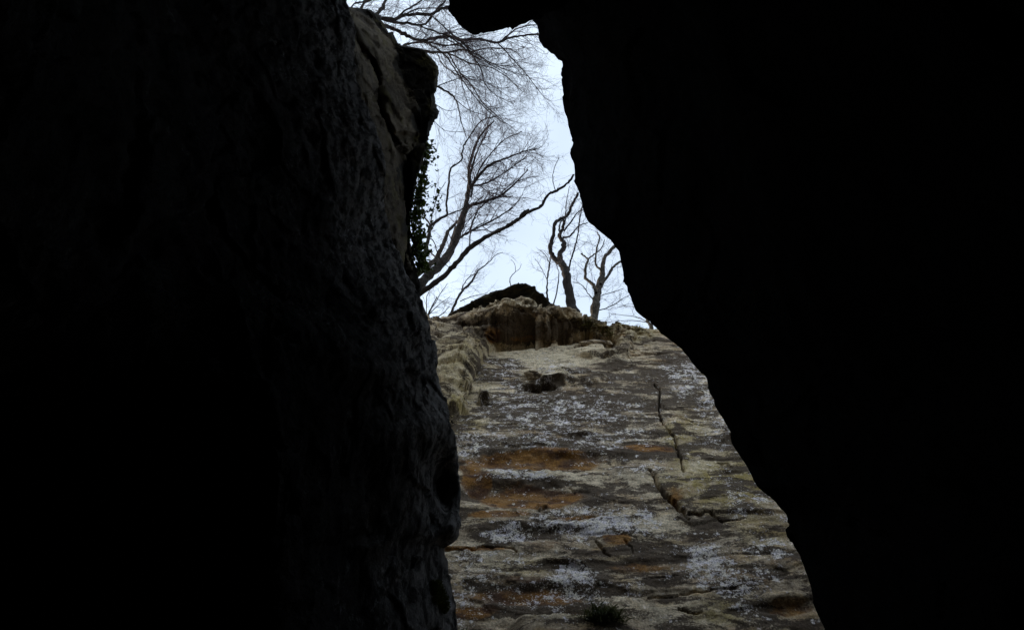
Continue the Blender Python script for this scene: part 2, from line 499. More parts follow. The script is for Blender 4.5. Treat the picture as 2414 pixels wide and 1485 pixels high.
def build_cliff():
    xs = np.concatenate([np.linspace(-9, -3.1, 24), np.linspace(-3.0, 5.6, 500), np.linspace(5.9, 34, 40)])
    # rim, roof and jut are looked up by their own world x
    def curve(pts, y):
        q = [(on_y(p[0], p[1], y(p[0]))) for p in pts]
        return np.array([a[0] for a in q]), np.array([a[2] for a in q])
    jx = np.array([p[0] for p in JUT], float); jv = np.array([p[1] for p in JUT], float)
    fy = lambda px: 8.0 - float(np.interp(px, jx, jv))
    rx, rz = curve(RIM, fy)
    ox, oz = curve(ROOF, lambda p: 8.0)
    line = np.stack([xs, xs * 0, xs * 0], -1)
    zt1 = np.interp(xs, rx, rz) + 0.16 * fbm(line, (2.2, 0, 0), 5, 33, 0.6)
    zr1 = np.interp(xs, ox, oz) + 0.14 * fbm(line, (1.6, 0, 0), 5, 31, 0.6) * sstep(-0.9, -0.4, xs)
    zt1 = zt1 + 0.22 * blocky(xs, xs * 0 + 0.3, 1.7, 1.0, 91) + 0.10 * blocky(xs, xs * 0 + 0.6, 4.5, 1.0, 93)
    zr1 = np.minimum(zr1, zt1 - 0.45)
    # rows follow the roof line and the rim so that both stay sharp
    W = np.concatenate([np.linspace(-0.6, 8.4, 22), np.linspace(8.5, 99, 560)[:0]])
    rows_z = [np.repeat(W[:, None], len(xs), 1)]
    rows_z.append(8.5 + np.linspace(0, 1, 520)[:, None] ** 0.92 * (zr1 - 8.5)[None])
    rows_z.append(zr1[None] + np.linspace(0.004, 0.30, 80)[:, None])
    rows_z.append((zr1 + 0.305)[None] + np.linspace(0, 1, 110)[:, None] * (zt1 - zr1 - 0.305)[None])
    rows_z.append(zt1[None] + np.concatenate([np.linspace(0.006, 0.5, 36), np.linspace(0.54, 2.2, 16)])[:, None])
    Z = np.concatenate(rows_z, 0)
    X = np.repeat(xs[None], Z.shape[0], 0)
    ztop = np.repeat(zt1[None], Z.shape[0], 0); zroof = np.repeat(zr1[None], Z.shape[0], 0)
    base = np.stack([X, X * 0 + 8.0, Z], -1)
    zs = Z[:, len(xs) // 2]
    px0, py0 = proj(base)
    jw = np.array([(p - CX) / FPX * 21.6 for p in jx])
    J = np.interp(X, jw, jv) * (1 + 0.30 * fbm(base, (1.3, 0, 1.1), 4, 35, 0.6) * sstep(-1.6, -0.6, X))
    ramp = np.interp(px0_x(X), [1040, 1110, 1155, 1180], [4.2, 2.6, 0.8, 0.30])
    h = J * np.clip((Z - zroof) / ramp, 0, 1) ** 0.85
    # the roof's underside is stepped and broken
    h = h - 0.12 * sstep(0.2, 1.6, Z - zroof) * (1 + fbm(base, (1.5, 1, 2), 3, 38))
    # slot running back above the slab
    slot = sstep(1165, 1182, px0) * (1 - sstep(1285, 1300, px0)) + sstep(1312, 1330, px0) * (1 - sstep(1375, 1392, px0))
    h = h - 0.95 * slot * sstep(-0.30, -0.26, Z - zroof) * (1 - sstep(0.0, 0.10, Z - zroof))
    # left corner swings towards the viewer
    h = h + 0.8 * sstep(-1.9, -3.4, X) * sstep(14.5, 17.5, Z)
    macro = np.stack([X, 8.0 - h, Z], -1)
    px, py = proj(macro)
    # broad relief and bedding
    wob = fbm(base, (0.35, 1, 0.5), 3, 3)
    Zb = Z + 0.35 * wob - 0.05 * X
    Pb = np.stack([X, X * 0, Zb], -1)
    h = h + 0.10 * fbm(Pb, (0.40, 1, 0.45), 3, 1)
    led = fbm(Pb, (0.30, 1, 1.7), 4, 7)
    h = h + 0.022 * led
    terr = np.abs(fbm(Pb, (0.28, 1, 1.25), 3, 19))
    h = h - 0.03 * np.exp(-(terr / 0.03) ** 2) * sstep(-0.3, 0.3, fbm(base, (0.5, 1, 0.7), 2, 23))
    h = h + 0.008 * ridge(Pb, (0.7, 1, 3.0), 4, 11)
    capm = sstep(-0.15, 0.25, Z - zroof) * sstep(0.02, 0.3, J) * np.interp(px, [1100, 1180], [0.75, 1.0]) + 0.5 * ell(px, py, 1470, 810, 90, 50)
    capm = np.clip(capm, 0, 1)
    h = h + 0.022 * blocky(X + 0.25 * wob, Zb, 0.9, 2.2, 61) + 0.012 * blocky(X + 0.1 * wob, Zb, 2.6, 6.0, 63)
    below = 1 - sstep(-0.05, 0.15, Z - zroof)
    # smooth pale slab under the roof
    slab = ell(px, py, 1270, 838, 150, 34)
    h = h - slab * 0.10 * led
    # hanging lip with the black pocket beneath it
    q = px + 5 * vnoise(base * 6, 71); w = py + 5 * vnoise(base * 6, 72)
    h = h + 0.10 * ell(q, w, 1298, 886, 46, 15, 0.3) * (1 - sstep(896, 899, w))
    h = h + 0.08 * ell(q, w, 1306, 890, 30, 9, 0.2) * (1 - sstep(898, 900, w))
    h = h - 1.0 * ell(q, w, 1270, 910, 36, 9, 0.12) * sstep(896, 899, w)
    h = h - 0.10 * ell(q, w, 1254, 880, 10, 5, 0.3)
    h = h + 0.10 * ell(q, w, 1370, 890, 60, 14, 0.4)
    # slot below the roof on the right
    h = h - 0.45 * ell(q, w, 1392, 815, 34, 7, 0.2)
    h = h + 0.18 * ell(q, w, 1405, 832, 60, 10, 0.4)
    h = h + 0.14 * ell(q, w, 1475, 805, 16, 26, 0.3)
    h = h - 0.20 * ell(q, w, 1440, 812, 16, 18, 0.4)
    # hollows in the cap
    h = h - 0.35 * ell(q, w, 1130, 757, 45, 12, 0.35)
    h = h + 0.20 * ell(q, w, 1205, 735, 55, 22, 0.5)
    # blocky buttress left of the roof
    # knobs
    for kx, ky, kr, kh in ((1101, 906, 13, .20), (1141, 937, 16, .22), (1082, 955, 20, .16), (1405, 975, 6, .05), (1280, 1188, 12, .06)):
        h = h + kh * ell(q, w, kx, ky, kr, kr * 0.55, 0.3)
        h = h - kh * 0.5 * ell(q, w, kx, ky + kr * 0.8, kr, kr * 0.3, 0.3)
    # rusty hollows with an upper lip
    for hx, hy, a, b, d in ((1300, 1090, 185, 17, .16), (1225, 1162, 130, 26, .20), (1115, 1135, 30, 34, .10), (1365, 1030, 30, 6, .14),
                            (1290, 1255, 110, 15, .13), (1250, 1400, 150, 24, .10), (1320, 1330, 60, 9, .1), (1480, 1335, 120, 18, .08),
                            (1860, 1435, 60, 16, .12), (1715, 1040, 20, 12, .1), (1240, 1058, 60, 6, .1)):
        h = h - d * 0.5 * ell(q, w, hx, hy, a, b, 0.45)
        h = h + d * 0.25 * ell(q, w, hx, hy - b * 1.5, a, b * 0.5, 0.5)
    # slabs right of the cracks stand proud
    c1 = np.interp(py, [900, 955, 1032, 1085, 1116], [1547, 1554, 1590, 1606, 1612])
    h = h + 0.02 * sstep(-1, 6, px - c1) * sstep(895, 930, py) * (1 - sstep(1110, 1120, py)) * (1 - sstep(60, 300, px - c1))
    c2 = np.interp(py, [1108, 1150, 1188, 1222], [1530, 1554, 1590, 1622])
    h = h + 0.05 * sstep(-1, 6, px - c2) * sstep(1106, 1122, py) * (1 - sstep(1210, 1216, py)) * (1 - sstep(80, 330, px - c2))
    # bottom shelf under the grass
    h = h + 0.22 * sstep(1462, 1472, py + 4 * vnoise(base * 3, 75)) * sstep(1190, 1240, px) * (1 - sstep(1420, 1560, px))
    for k, (pts, wd, dp) in enumerate(CRACKS):
        jx_ = px + 3.0 * vnoise(base * 9, 80 + k); jy_ = py + 3.0 * vnoise(base * 9, 95 + k)
        h = h - dp * np.exp(-(poly_dist(jx_, jy_, pts) / (wd * 0.42)) ** 2)
    # roll over the rim
    over = np.clip(Z - ztop, 0, None)
    Zo = np.where(over > 0, ztop + 0.32 * over + 0.08 * fbm(base, (1.5, 1, 1.5), 3, 41), Z)
    Yo = 8.0 - h + 2.6 * over ** 0.8
    G = np.stack([X, Yo, Zo], -1)
    # fine break-up along the true surface, undersides included
    nn = grid_normals(G)
    nn = nn * np.where((nn[..., 1:2] > 0) & (over[..., None] <= 0), -1, 1)
    fd = 0.006 * ridge(G, (2.0, 2.6, 5.0), 4, 141, 0.55) + 0.013 * fbm(G, (5, 6, 11), 4, 143, 0.6)
    sel = capm > 0.02
    Q = G[sel]
    Q = Q + 0.12 * np.stack([fbm(Q, (2, 2, 2), 3, 151), fbm(Q, (2, 2, 2), 3, 152), fbm(Q, (2, 2, 2), 3, 153)], -1)
    fd[sel] += capm[sel] * (0.15 * blocky3(Q, (1.5, 1.5, 2.4), 147) + 0.05 * blocky3(Q, (3.6, 3.6, 6.0), 148) + 0.012 * blocky3(Q, (9, 9, 14), 149))
    fd = fd * (1 - 0.6 * slab)
    G = G + nn * np.clip(fd, -0.22, 0.22)[..., None]
    # masks of rock colour, growth and painted shade
    n_a = fbm(base, (0.6, 1, 2.4), 4, 51)
    wx = px + 26 * fbm(base, (1.1, 1, 2.0), 3, 53); wy = py + 12 * fbm(base, (1.1, 1, 2.5), 3, 55)
    def blobs(lst, soft=0.5):
        m = np.zeros(px.shape)
        for cx, cy, a, b, s in lst:
            m = np.maximum(m, s * ell(wx, wy, cx, cy, a, b, soft))
        return m
    ochre = blobs([(1260, 1086, 150, 19, 1.0), (1115, 1128, 36, 36, .95), (1245, 1166, 120, 26, 1.0), (1320, 1172, 40, 18, 1.0),
                   (1590, 1172, 30, 26, .45), (1445, 1272, 34, 14, .9), (1180, 1212, 70, 12, .75),
                   (1860, 1432, 60, 16, .5), (1165, 790, 30, 24, .55), (1240, 800, 40, 10, .4), (1120, 1290, 80, 5, .8),
                   (1230, 1405, 150, 26, .55), (1520, 1060, 60, 12, .7), 
                   (1230, 1360, 60, 10, .5), (1120, 1440, 60, 18, .55),
                   (1470, 790, 25, 25, .4), (1360, 1215, 60, 8, .5), (1500, 1330, 80, 14, .5)])
    dark = blobs([(1330, 962, 190, 38, .85), (1272, 912, 44, 15, 1.6), (1150, 870, 70, 30, .5), (1225, 1252, 95, 22, 1.0), (1420, 1250, 80, 12, .8),  # varnish patches; the blob in the lip's pocket is painted shade
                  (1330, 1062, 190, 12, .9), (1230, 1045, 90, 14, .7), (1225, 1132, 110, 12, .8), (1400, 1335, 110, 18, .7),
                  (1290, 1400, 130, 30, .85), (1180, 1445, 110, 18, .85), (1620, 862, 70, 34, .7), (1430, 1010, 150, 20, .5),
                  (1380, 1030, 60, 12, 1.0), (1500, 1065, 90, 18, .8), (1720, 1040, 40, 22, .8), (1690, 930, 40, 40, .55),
                  (1560, 930, 100, 40, .45), (1310, 1330, 60, 14, .7), (1225, 785, 85, 26, .8),  # blobs on the cap paint in the shade of its overhang
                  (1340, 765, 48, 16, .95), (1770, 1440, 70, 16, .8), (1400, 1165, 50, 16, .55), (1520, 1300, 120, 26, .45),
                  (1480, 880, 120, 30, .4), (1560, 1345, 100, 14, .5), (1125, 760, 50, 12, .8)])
    olive = blobs([(1720, 1150, 150, 62, 1.0), (1600, 1060, 34, 70, .8), (1100, 1000, 46, 32, .8), (1230, 1330, 90, 22, .55),
                   (1700, 1440, 80, 32, .8), (1620, 1030, 50, 60, .6), (1090, 870, 60, 90, .5), (1800, 1250, 80, 40, .5),
                   (1300, 1420, 60, 20, .4), (1490, 780, 60, 30, .6), (1380, 770, 80, 30, .4), (1750, 1070, 60, 40, .6),
                   (1150, 800, 50, 30, .5), (1080, 960, 30, 40, .9)])
    lichen = blobs([(1660, 1325, 62, 38, 1.0), (1405, 1240, 120, 26, .95), (1345, 1355, 60, 30, 1.0), (1200, 1258, 60, 20, .95),
                    (1200, 1120, 90, 12, .8), (1270, 1400, 190, 40, .62), (1330, 1215, 160, 25, .7), (1500, 1230, 60, 30, .7),
                    (1750, 1360, 120, 60, .55), (1320, 970, 200, 50, .52), (1320, 1040, 240, 30, .50), (1640, 880, 70, 50, .62),
                    (1690, 960, 60, 80, .5), (1780, 1200, 80, 40, .5), (1250, 880, 120, 40, .42), (1110, 1060, 60, 40, .55),
                    (1130, 1330, 100, 50, .45), (1090, 1430, 60, 60, .55), (1290, 1080, 150, 20, .40), (1230, 1165, 120, 25, .42),
                    (1480, 1100, 60, 20, .4), (1810, 1300, 60, 30, .7), (1700, 1340, 60, 20, .8), (1760, 1430, 40, 20, .7),
                    (1380, 740, 50, 16, .5), (1220, 735, 70, 20, .4)])
    pale = blobs([(1280, 838, 160, 26, 1.0), (1090, 850, 75, 95, .4), (1300, 882, 56, 14, 1.0), (1120, 930, 70, 60, .5), (1420, 850, 70, 14, .5),
                  (1500, 1125, 150, 16, .5), (1640, 1100, 70, 20, .5), (1300, 1120, 160, 8, .6), (1530, 1240, 150, 25, .45), (1130, 1310, 110, 30, .6),
                  (1600, 1440, 170, 30, .55), (1320, 1474, 110, 10, .8), (1230, 722, 80, 18, .7), (1370, 732, 60, 14, .6), (1500, 790, 60, 26, .5)])
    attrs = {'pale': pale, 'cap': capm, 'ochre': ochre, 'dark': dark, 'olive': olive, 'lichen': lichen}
    # back rows over the hilltop
    extra = []
    last = G[-1]
    for k, dy in enumerate((1.0, 2.2, 3.6, 5.5)):
        e = last.copy(); e[:, 1] = np.maximum(e[:, 1], 9.0) + dy
        e[:, 2] = e[:, 2] * 0.5 + 0.5 * 23.4 - 0.35 * k
        extra.append(e)
    G = np.concatenate([G, np.array(extra)], 0)
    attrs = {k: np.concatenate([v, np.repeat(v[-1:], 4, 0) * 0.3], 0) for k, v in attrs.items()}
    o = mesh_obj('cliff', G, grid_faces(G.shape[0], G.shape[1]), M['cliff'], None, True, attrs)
    tag(o, 'lichen spotted, rust streaked sandstone cliff face in the middle of the cleft', 'cliff', kind='structure')
    return o, macro, h, xs, zs

# ------------------------------------------------------------------ lofted rock walls
def soften_inner(T, first):
    """round off the folds of the face, leaving the columns near the edge alone"""
    k = np.exp(-np.linspace(-2, 2, 61) ** 2); k /= k.sum()
    I = 1 / T
    pad = np.concatenate([np.repeat(I[:, :1], 30, 1), I, np.repeat(I[:, -1:], 30, 1)], 1)
    S = sum(k[j] * pad[:, j:j + I.shape[1]] for j in range(61))
    w = sstep(first, first + 50, np.arange(I.shape[1]).astype(float))[None]
    return 1 / (I * (1 - w) + S * w)

def loft(curves, rows, cols, soften=0):
    """curves: list of (py list, px list, t list); image-linear in px, 1/t linear between curves"""
    out = []
    ker = np.exp(-(np.linspace(-2, 2, 161)) ** 2); ker /= ker.sum()
    fine = np.arange(rows[0] - 400, rows[-1] + 401, 4.0)
    for i, c in enumerate(curves):
        py, px, t = (np.array(v, float) for v in c)
        tt = np.convolve(np.interp(fine, py, t), ker, 'same')
        out.append((np.interp(rows, py, px), np.interp(rows, fine, tt)))
    PX, IT = [], []
    for (a, b), n in zip(zip(out[:-1], out[1:]), cols):
        w = np.linspace(0, 1, n, endpoint=False)[None, :]
        PX.append(a[0][:, None] * (1 - w) + b[0][:, None] * w)
        IT.append((1 / a[1])[:, None] * (1 - w) + (1 / b[1])[:, None] * w)
    PX.append(out[-1][0][:, None]); IT.append(1 / out[-1][1][:, None])
    PX = np.concatenate(PX, 1); T = 1 / np.concatenate(IT, 1)
    if soften:
        T = soften_inner(T, soften)
    PY = np.repeat(rows[:, None], PX.shape[1], 1)
    return PX, PY, T

LEFT_EDGE = [(-500, 812), (-200, 812), (0, 817), (28, 825), (61, 836), (108, 834), (189, 843), (273, 872), (349, 895), (424, 907),
             (495, 913), (566, 925), (610, 945), (646, 962), (684, 988), (700, 995), (735, 1010), (770, 1020), (820, 1024), (850, 1029),
             (880, 1033), (905, 1038), (925, 1046), (965, 1062), (1000, 1070), (1040, 1075), (1080, 1077), (1150, 1080), (1210, 1083),
             (1240, 1081), (1262, 1074), (1275, 1058), (1284, 1044), (1320, 1045), (1370, 1048), (1400, 1055), (1440, 1064),
             (1485, 1069), (1600, 1074), (2000, 1090)]
LEFT_T = [(-500, 9.0), (0, 9.0), (300, 8.7), (700, 8.2), (1000, 7.2), (1250, 6.3), (1485, 5.6), (2000, 4.2)]

def left_tshape(PX, PY, T):
    """bulges and hollows of the left wall, in depth"""
    e = np.interp(PY, [p[0] for p in LEFT_EDGE], [p[1] for p in LEFT_EDGE])
    d = e - PX                                   # pixels inside the edge
    # overhanging nose above the black hollow
    T = T - 0.35 * np.exp(-((PY - 1000 - 0.15 * d) / 55) ** 2) * np.exp(-(d / 190) ** 2)
    T = T + 0.75 * np.exp(-((PY - 1150) / 75) ** 2) * np.exp(-((d - 42) / 34) ** 2)
    T = T - 0.25 * np.exp(-((PY - 1245) / 22) ** 2) * np.exp(-((d - 14) / 20) ** 2)
    # ramp that catches light in the middle of the wall
    T = T - 0.30 * np.exp(-((PY - 860 + 0.35 * (d - 150)) / 60) ** 2) * np.exp(-((d - 190) / 150) ** 2)
    T = T - 0.15 * np.exp(-((d - 330) / 120) ** 2) * sstep(600, 1000, PY)
    T = T + 0.25 * np.exp(-((d - 230) / 45) ** 2) * sstep(900, 1100, PY)
    return T

def finish_wall(name, G, mat, sign, label, cat, attrs=None):
    """displace, close down to the ground and up, link"""
    nr, nc = G.shape[:2]
    F = grid_faces(nr, nc, sign < 0)
    o = mesh_obj(name, G, F, mat, None, True, attrs)
    tag(o, label, cat, kind='structure')
    return o

def soft_edge(ey, ex, ty, tv):
    """the edge line without its small nicks, for the face further in"""
    y = np.arange(-500, 2001, 10.0)
    yy = np.arange(-900, 2401, 10.0)
    k = np.exp(-np.linspace(-2, 2, 41) ** 2); k /= k.sum()
    x = np.convolve(np.interp(yy, ey, ex), k, 'same')
    return y, np.interp(y, yy, x), np.interp(y, ty, tv)

def wing(E, side):
    """far side of the rock, running off sideways at the height of the edge"""
    out = []
    for k in (9.0, 6.0, 3.5, 1.8, 0.8):
        e = E.copy(); e[:, 0] += side * k; e[:, 1] += 0.22 * k
        e[:, 2] = np.minimum(e[:, 2] - 0.03 * k, 14.0)
        out.append(e)
    return np.stack(out, 1)

def add_world_border(G, side):
    """rows: down to the floor and up/outwards; columns: behind the camera and behind the edge"""
    bot = []
    last = G[-1]
    for k in (0.3, 0.6, 1.0, 1.02):
        e = last.copy(); e[:, 2] = last[:, 2] * (1 - min(k, 1)) - 0.6 * k; e[:, 0] += side * 0.4 * k
        bot.append(e)
    top = []
    first = G[0]
    for k in (1, 2, 3, 4):
        e = first.copy(); e[:, 2] += 0.7 * k; e[:, 0] += side * 0.9 * k; e[:, 1] -= 0.3 * k
        top.append(e)
    return np.concatenate([np.array(top[::-1]), G, np.array(bot)], 0)

def displaced(G, amp, rough, seed, vert=0.5):
    n = grid_normals(G)
    Q = G + 0.10 * np.stack([fbm(G, (2.2, 2.2, 1.6), 3, seed + 31), fbm(G, (2.2, 2.2, 1.6), 3, seed + 32), fbm(G, (2.2, 2.2, 1.6), 3, seed + 33)], -1)
    d = amp * 0.8 * fbm(G, (0.7, 0.7, 0.45), 3, seed)
    d = d + amp * (0.85 * blocky3(Q, (1.3, 1.3, 0.8), seed + 41) + 0.40 * blocky3(Q, (3.4, 3.4, 2.0), seed + 51))
    d = d + rough * (fbm(G, (7, 7, 3.5), 4, seed + 13, 0.6) - 1.6 * np.clip(fbm(G, (8, 8, 4), 2, seed + 21) - 0.30, 0, 1))
    return G + n * d[..., None]

def build_left_wall():
    rows = np.concatenate([np.linspace(-500, -30, 30), np.linspace(-26, 1500, 430), np.linspace(1510, 2000, 30)])
    ey, ex = [p[0] for p in LEFT_EDGE], [p[1] for p in LEFT_EDGE]
    ty, tv = [p[0] for p in LEFT_T], [p[1] for p in LEFT_T]
    et = list(np.interp(ey, ty, tv))
    sy, sx, st = soft_edge(ey, ex, ty, tv)
    C = [
        (ey, [x - 46 for x in ex], [t + 0.75 for t in et]),
        (ey, [x - 9 for x in ex], [t + 0.20 for t in et]),
        (ey, ex, et),
        (ey, [x - 14 for x in ex], [t - 0.22 for t in et]),
        (sy, sx - 120, st * 0.80),
        (sy, sx - 420, st * 0.47 + 0.3),
        ([-500, 2000], [-150, -150], [1.25, 3.3]),
        ([-500, 2000], [-1100, -1100], [0.85, 2.4]),
    ]
    PX, PY, T = loft(C, rows, [6, 5, 10, 60, 110, 90, 16], 30)
    T = left_tshape(PX, PY, T)
    G = unproj(PX, PY, T)
    edge = np.interp(PY, ey, ex)
    edge_lit = np.exp(-np.clip(edge - PX, 0, 2000) / 170.0)  # painted light: rock grows paler towards the open edge
    G = displaced(G, 0.05, 0.036, 101)
    # carry on behind the viewer
    last = G[:, -1]
    ext = []
    for k in (1, 2, 3, 4, 5):
        e = last.copy(); e[:, 1] -= 1.6 * k; e[:, 0] -= 0.25 * k
        ext.append(e)
    G = np.concatenate([G, np.stack(ext, 1)], 1)
    G = np.concatenate([wing(G[:, 0], -1), G], 1)
    G = add_world_border(G, -1)
    edge_lit = np.pad(edge_lit, ((4, 4), (5, 5)), mode='edge')
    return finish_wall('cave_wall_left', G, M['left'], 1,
                       'near black pitted gritstone wall filling the left of the view', 'rock wall', {'edge_light': edge_lit})

RIGHT_EDGE = [(-500, 1240), (-150, 1240), (0, 1246), (45, 1254), (60, 1267), (95, 1272), (120, 1290), (147, 1320), (180, 1322), (240, 1328),
              (290, 1338), (325, 1348), (338, 1349), (352, 1341), (365, 1342), (385, 1348), (430, 1350), (462, 1365), (500, 1373),
              (525, 1386), (545, 1410), (567, 1441), (590, 1458), (620, 1465), (650, 1470), (690, 1481), (735, 1497), (760, 1530),
              (775, 1545), (790, 1562), (822, 1610), (860, 1640), (890, 1666), (930, 1675), (970, 1695), (1020, 1720), (1060, 1740),
              (1100, 1765), (1145, 1790), (1180, 1830), (1215, 1855), (1260, 1865), (1310, 1885), (1370, 1901), (1420, 1911),
              (1485, 1935), (1600, 1960), (2000, 2010)]
RIGHT_T = [(-500, 11), (0, 12), (350, 12), (570, 10.2), (770, 8.4), (1000, 6.8), (1200, 5.7), (1485, 4.5), (2000, 3.2)]

def build_right_wall():
    rows = np.concatenate([np.linspace(-500, -30, 24), np.linspace(-26, 1500, 300), np.linspace(1510, 2000, 24)])
    ey, ex = [p[0] for p in RIGHT_EDGE], [p[1] for p in RIGHT_EDGE]
    ty, tv = [p[0] for p in RIGHT_T], [p[1] for p in RIGHT_T]
    et = list(np.interp(ey, ty, tv))
    sy, sx, st = soft_edge(ey, ex, ty, tv)
    C = [
        (ey, [x + 46 for x in ex], [t + 0.7 for t in et]),
        (ey, [x + 8 for x in ex], [t + 0.18 for t in et]),
        (ey, ex, et),
        (ey, [x + 12 for x in ex], [t - 0.15 for t in et]),
        (sy, sx + 110, st * 0.86),
        (sy, sx + 420, st * 0.50 + 0.3),
        ([-500, 2000], [2560, 2560], [1.25, 3.0]),
        ([-500, 2000], [3500, 3500], [0.9, 2.2]),
    ]
    PX, PY, T = loft(C, rows, [6, 5, 8, 26, 50, 40, 12], 22)
    G = unproj(PX, PY, T)
    G = displaced(G, 0.045, 0.014, 211)
    last = G[:, -1]
    ext = []
    for k in (1, 2, 3, 4, 5):
        e = last.copy(); e[:, 1] -= 1.6 * k; e[:, 0] += 0.25 * k
        ext.append(e)
    G = np.concatenate([G, np.stack(ext, 1)], 1)
    G = np.concatenate([wing(G[:, 0], 1), G], 1)
    G = add_world_border(G, 1)
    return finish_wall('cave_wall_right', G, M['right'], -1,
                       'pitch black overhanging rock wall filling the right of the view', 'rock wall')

def build_cave_back():
    """closes the cleft behind and above the viewer"""
    u = np.linspace(0, 1, 60)
    prof = np.array([(-7.2, -0.5), (-7.0, 3), (-6.6, 7), (-5.4, 9.6), (-3.6, 10.6), (-2.5, 11.4), (-2.35, 12.6), (-2.6, 14.6)])
    s = np.linspace(0, len(prof) - 1, 60)
    Y = np.interp(s, range(len(prof)), prof[:, 0]); Z = np.interp(s, range(len(prof)), prof[:, 1])
    X = np.linspace(-7, 7, 60)
    G = np.stack([np.repeat(X[None], 60, 0), np.repeat(Y[:, None], 60, 1), np.repeat(Z[:, None], 60, 1)], -1)
    G = displaced(G, 0.25, 0.05, 303)
    o = mesh_obj('cave_roof', G, grid_faces(60, 60, True), M['right'])
    tag(o, 'dark rock closing the cleft behind and above the viewer', 'cave roof', kind='structure')

def build_left_block():
    R = [(-60, 700), (5, 790), (16, 828), (20, 868), (35, 890), (50, 905), (80, 925), (113, 944), (117, 990), (122, 1004), (138, 1020),
         (155, 1033), (215, 1030), (222, 1024), (240, 1027), (270, 1022), (300, 1018), (340, 1010), (380, 999), (430, 985),
         (480, 975), (530, 968), (565, 968), (600, 978), (640, 988), (690, 994), (760, 1000), (900, 1000)]
    Mi = [(-60, 690), (5, 770), (16, 815), (20, 850), (35, 868), (50, 884), (80, 905), (113, 925), (130, 940), (200, 955), (260, 985), (330, 992),
          (360, 950), (440, 955), (520, 955), (600, 962), (690, 985), (900, 990)]
    L2 = [(-60, 660), (5, 740), (40, 800), (110, 850), (200, 880), (300, 915), (400, 940), (520, 945), (640, 965), (900, 975)]
    L1 = [(-60, 600), (5, 700), (110, 800), (270, 830), (420, 860), (560, 880), (690, 940), (900, 960)]
    rows = np.concatenate([np.linspace(-60, 0, 8), np.linspace(4, 700, 240), np.linspace(705, 900, 14)])
    def cv(pts, t, d=0, dt=0):
        y = [p[0] for p in pts]; x = [p[1] + d for p in pts]
        return (y, x, [float(np.interp(v, t[0], t[1])) + dt for v in y])
    ys = [-60, 100, 300, 500, 700, 900]
    tR = (ys, [13.2, 13.0, 12.6, 12.0, 11.6, 11.3])
    C = [
        cv(R, tR, -420, 1.6), cv(R, tR, -110, 1.2), cv(R, tR, -16, 0.6),
        cv(R, tR, 0, 0.1),
        cv(R, tR, -8, -0.08),
        cv(Mi, (ys, [13.0, 12.85, 12.6, 11.7, 11.4, 11.2])),
        cv(L2, (ys, [11.3, 11.2, 11.0, 11.0, 10.6, 10.4])),
        cv(L1, (ys, [9.9, 9.8, 9.7, 9.6, 9.4, 9.2])),
    ]
    PX, PY, T = loft(C, rows, [4, 6, 5, 5, 44, 44, 44])
    # crevice between the lower strip and the block, and the strip set back from it
    B = np.interp(PY, [-60, 60, 106, 141, 179, 264, 330, 377, 440, 560, 900], [700, 825, 845, 876, 890, 897, 930, 957, 962, 955, 960])
    T = T + 0.55 * np.exp(-((PX - B) / 6.0) ** 2) + 0.22 * sstep(6, -10, PX - B)
    T = T + 0.45 * np.exp(-((PY - 325 - 0.1 * (PX - 960)) / 9.0) ** 2) * sstep(925, 940, PX)
    Rm = np.interp(PY, [p[0] for p in Mi], [p[1] for p in Mi])
    under_shade = sstep(-14, 10, PX - Rm + 14 * np.sin(PY * 0.05))  # painted shade over the underside, with a wavy border
    G = unproj(PX, PY, T)
    G = displaced(G, 0.085, 0.03, 401)
    o = mesh_obj('rock_block', G, grid_faces(G.shape[0], G.shape[1]), M['block'], None, True, {'under_shade': under_shade})
    tag(o, 'angular grey block with a black underside jutting over the top of the left wall', 'rock block')

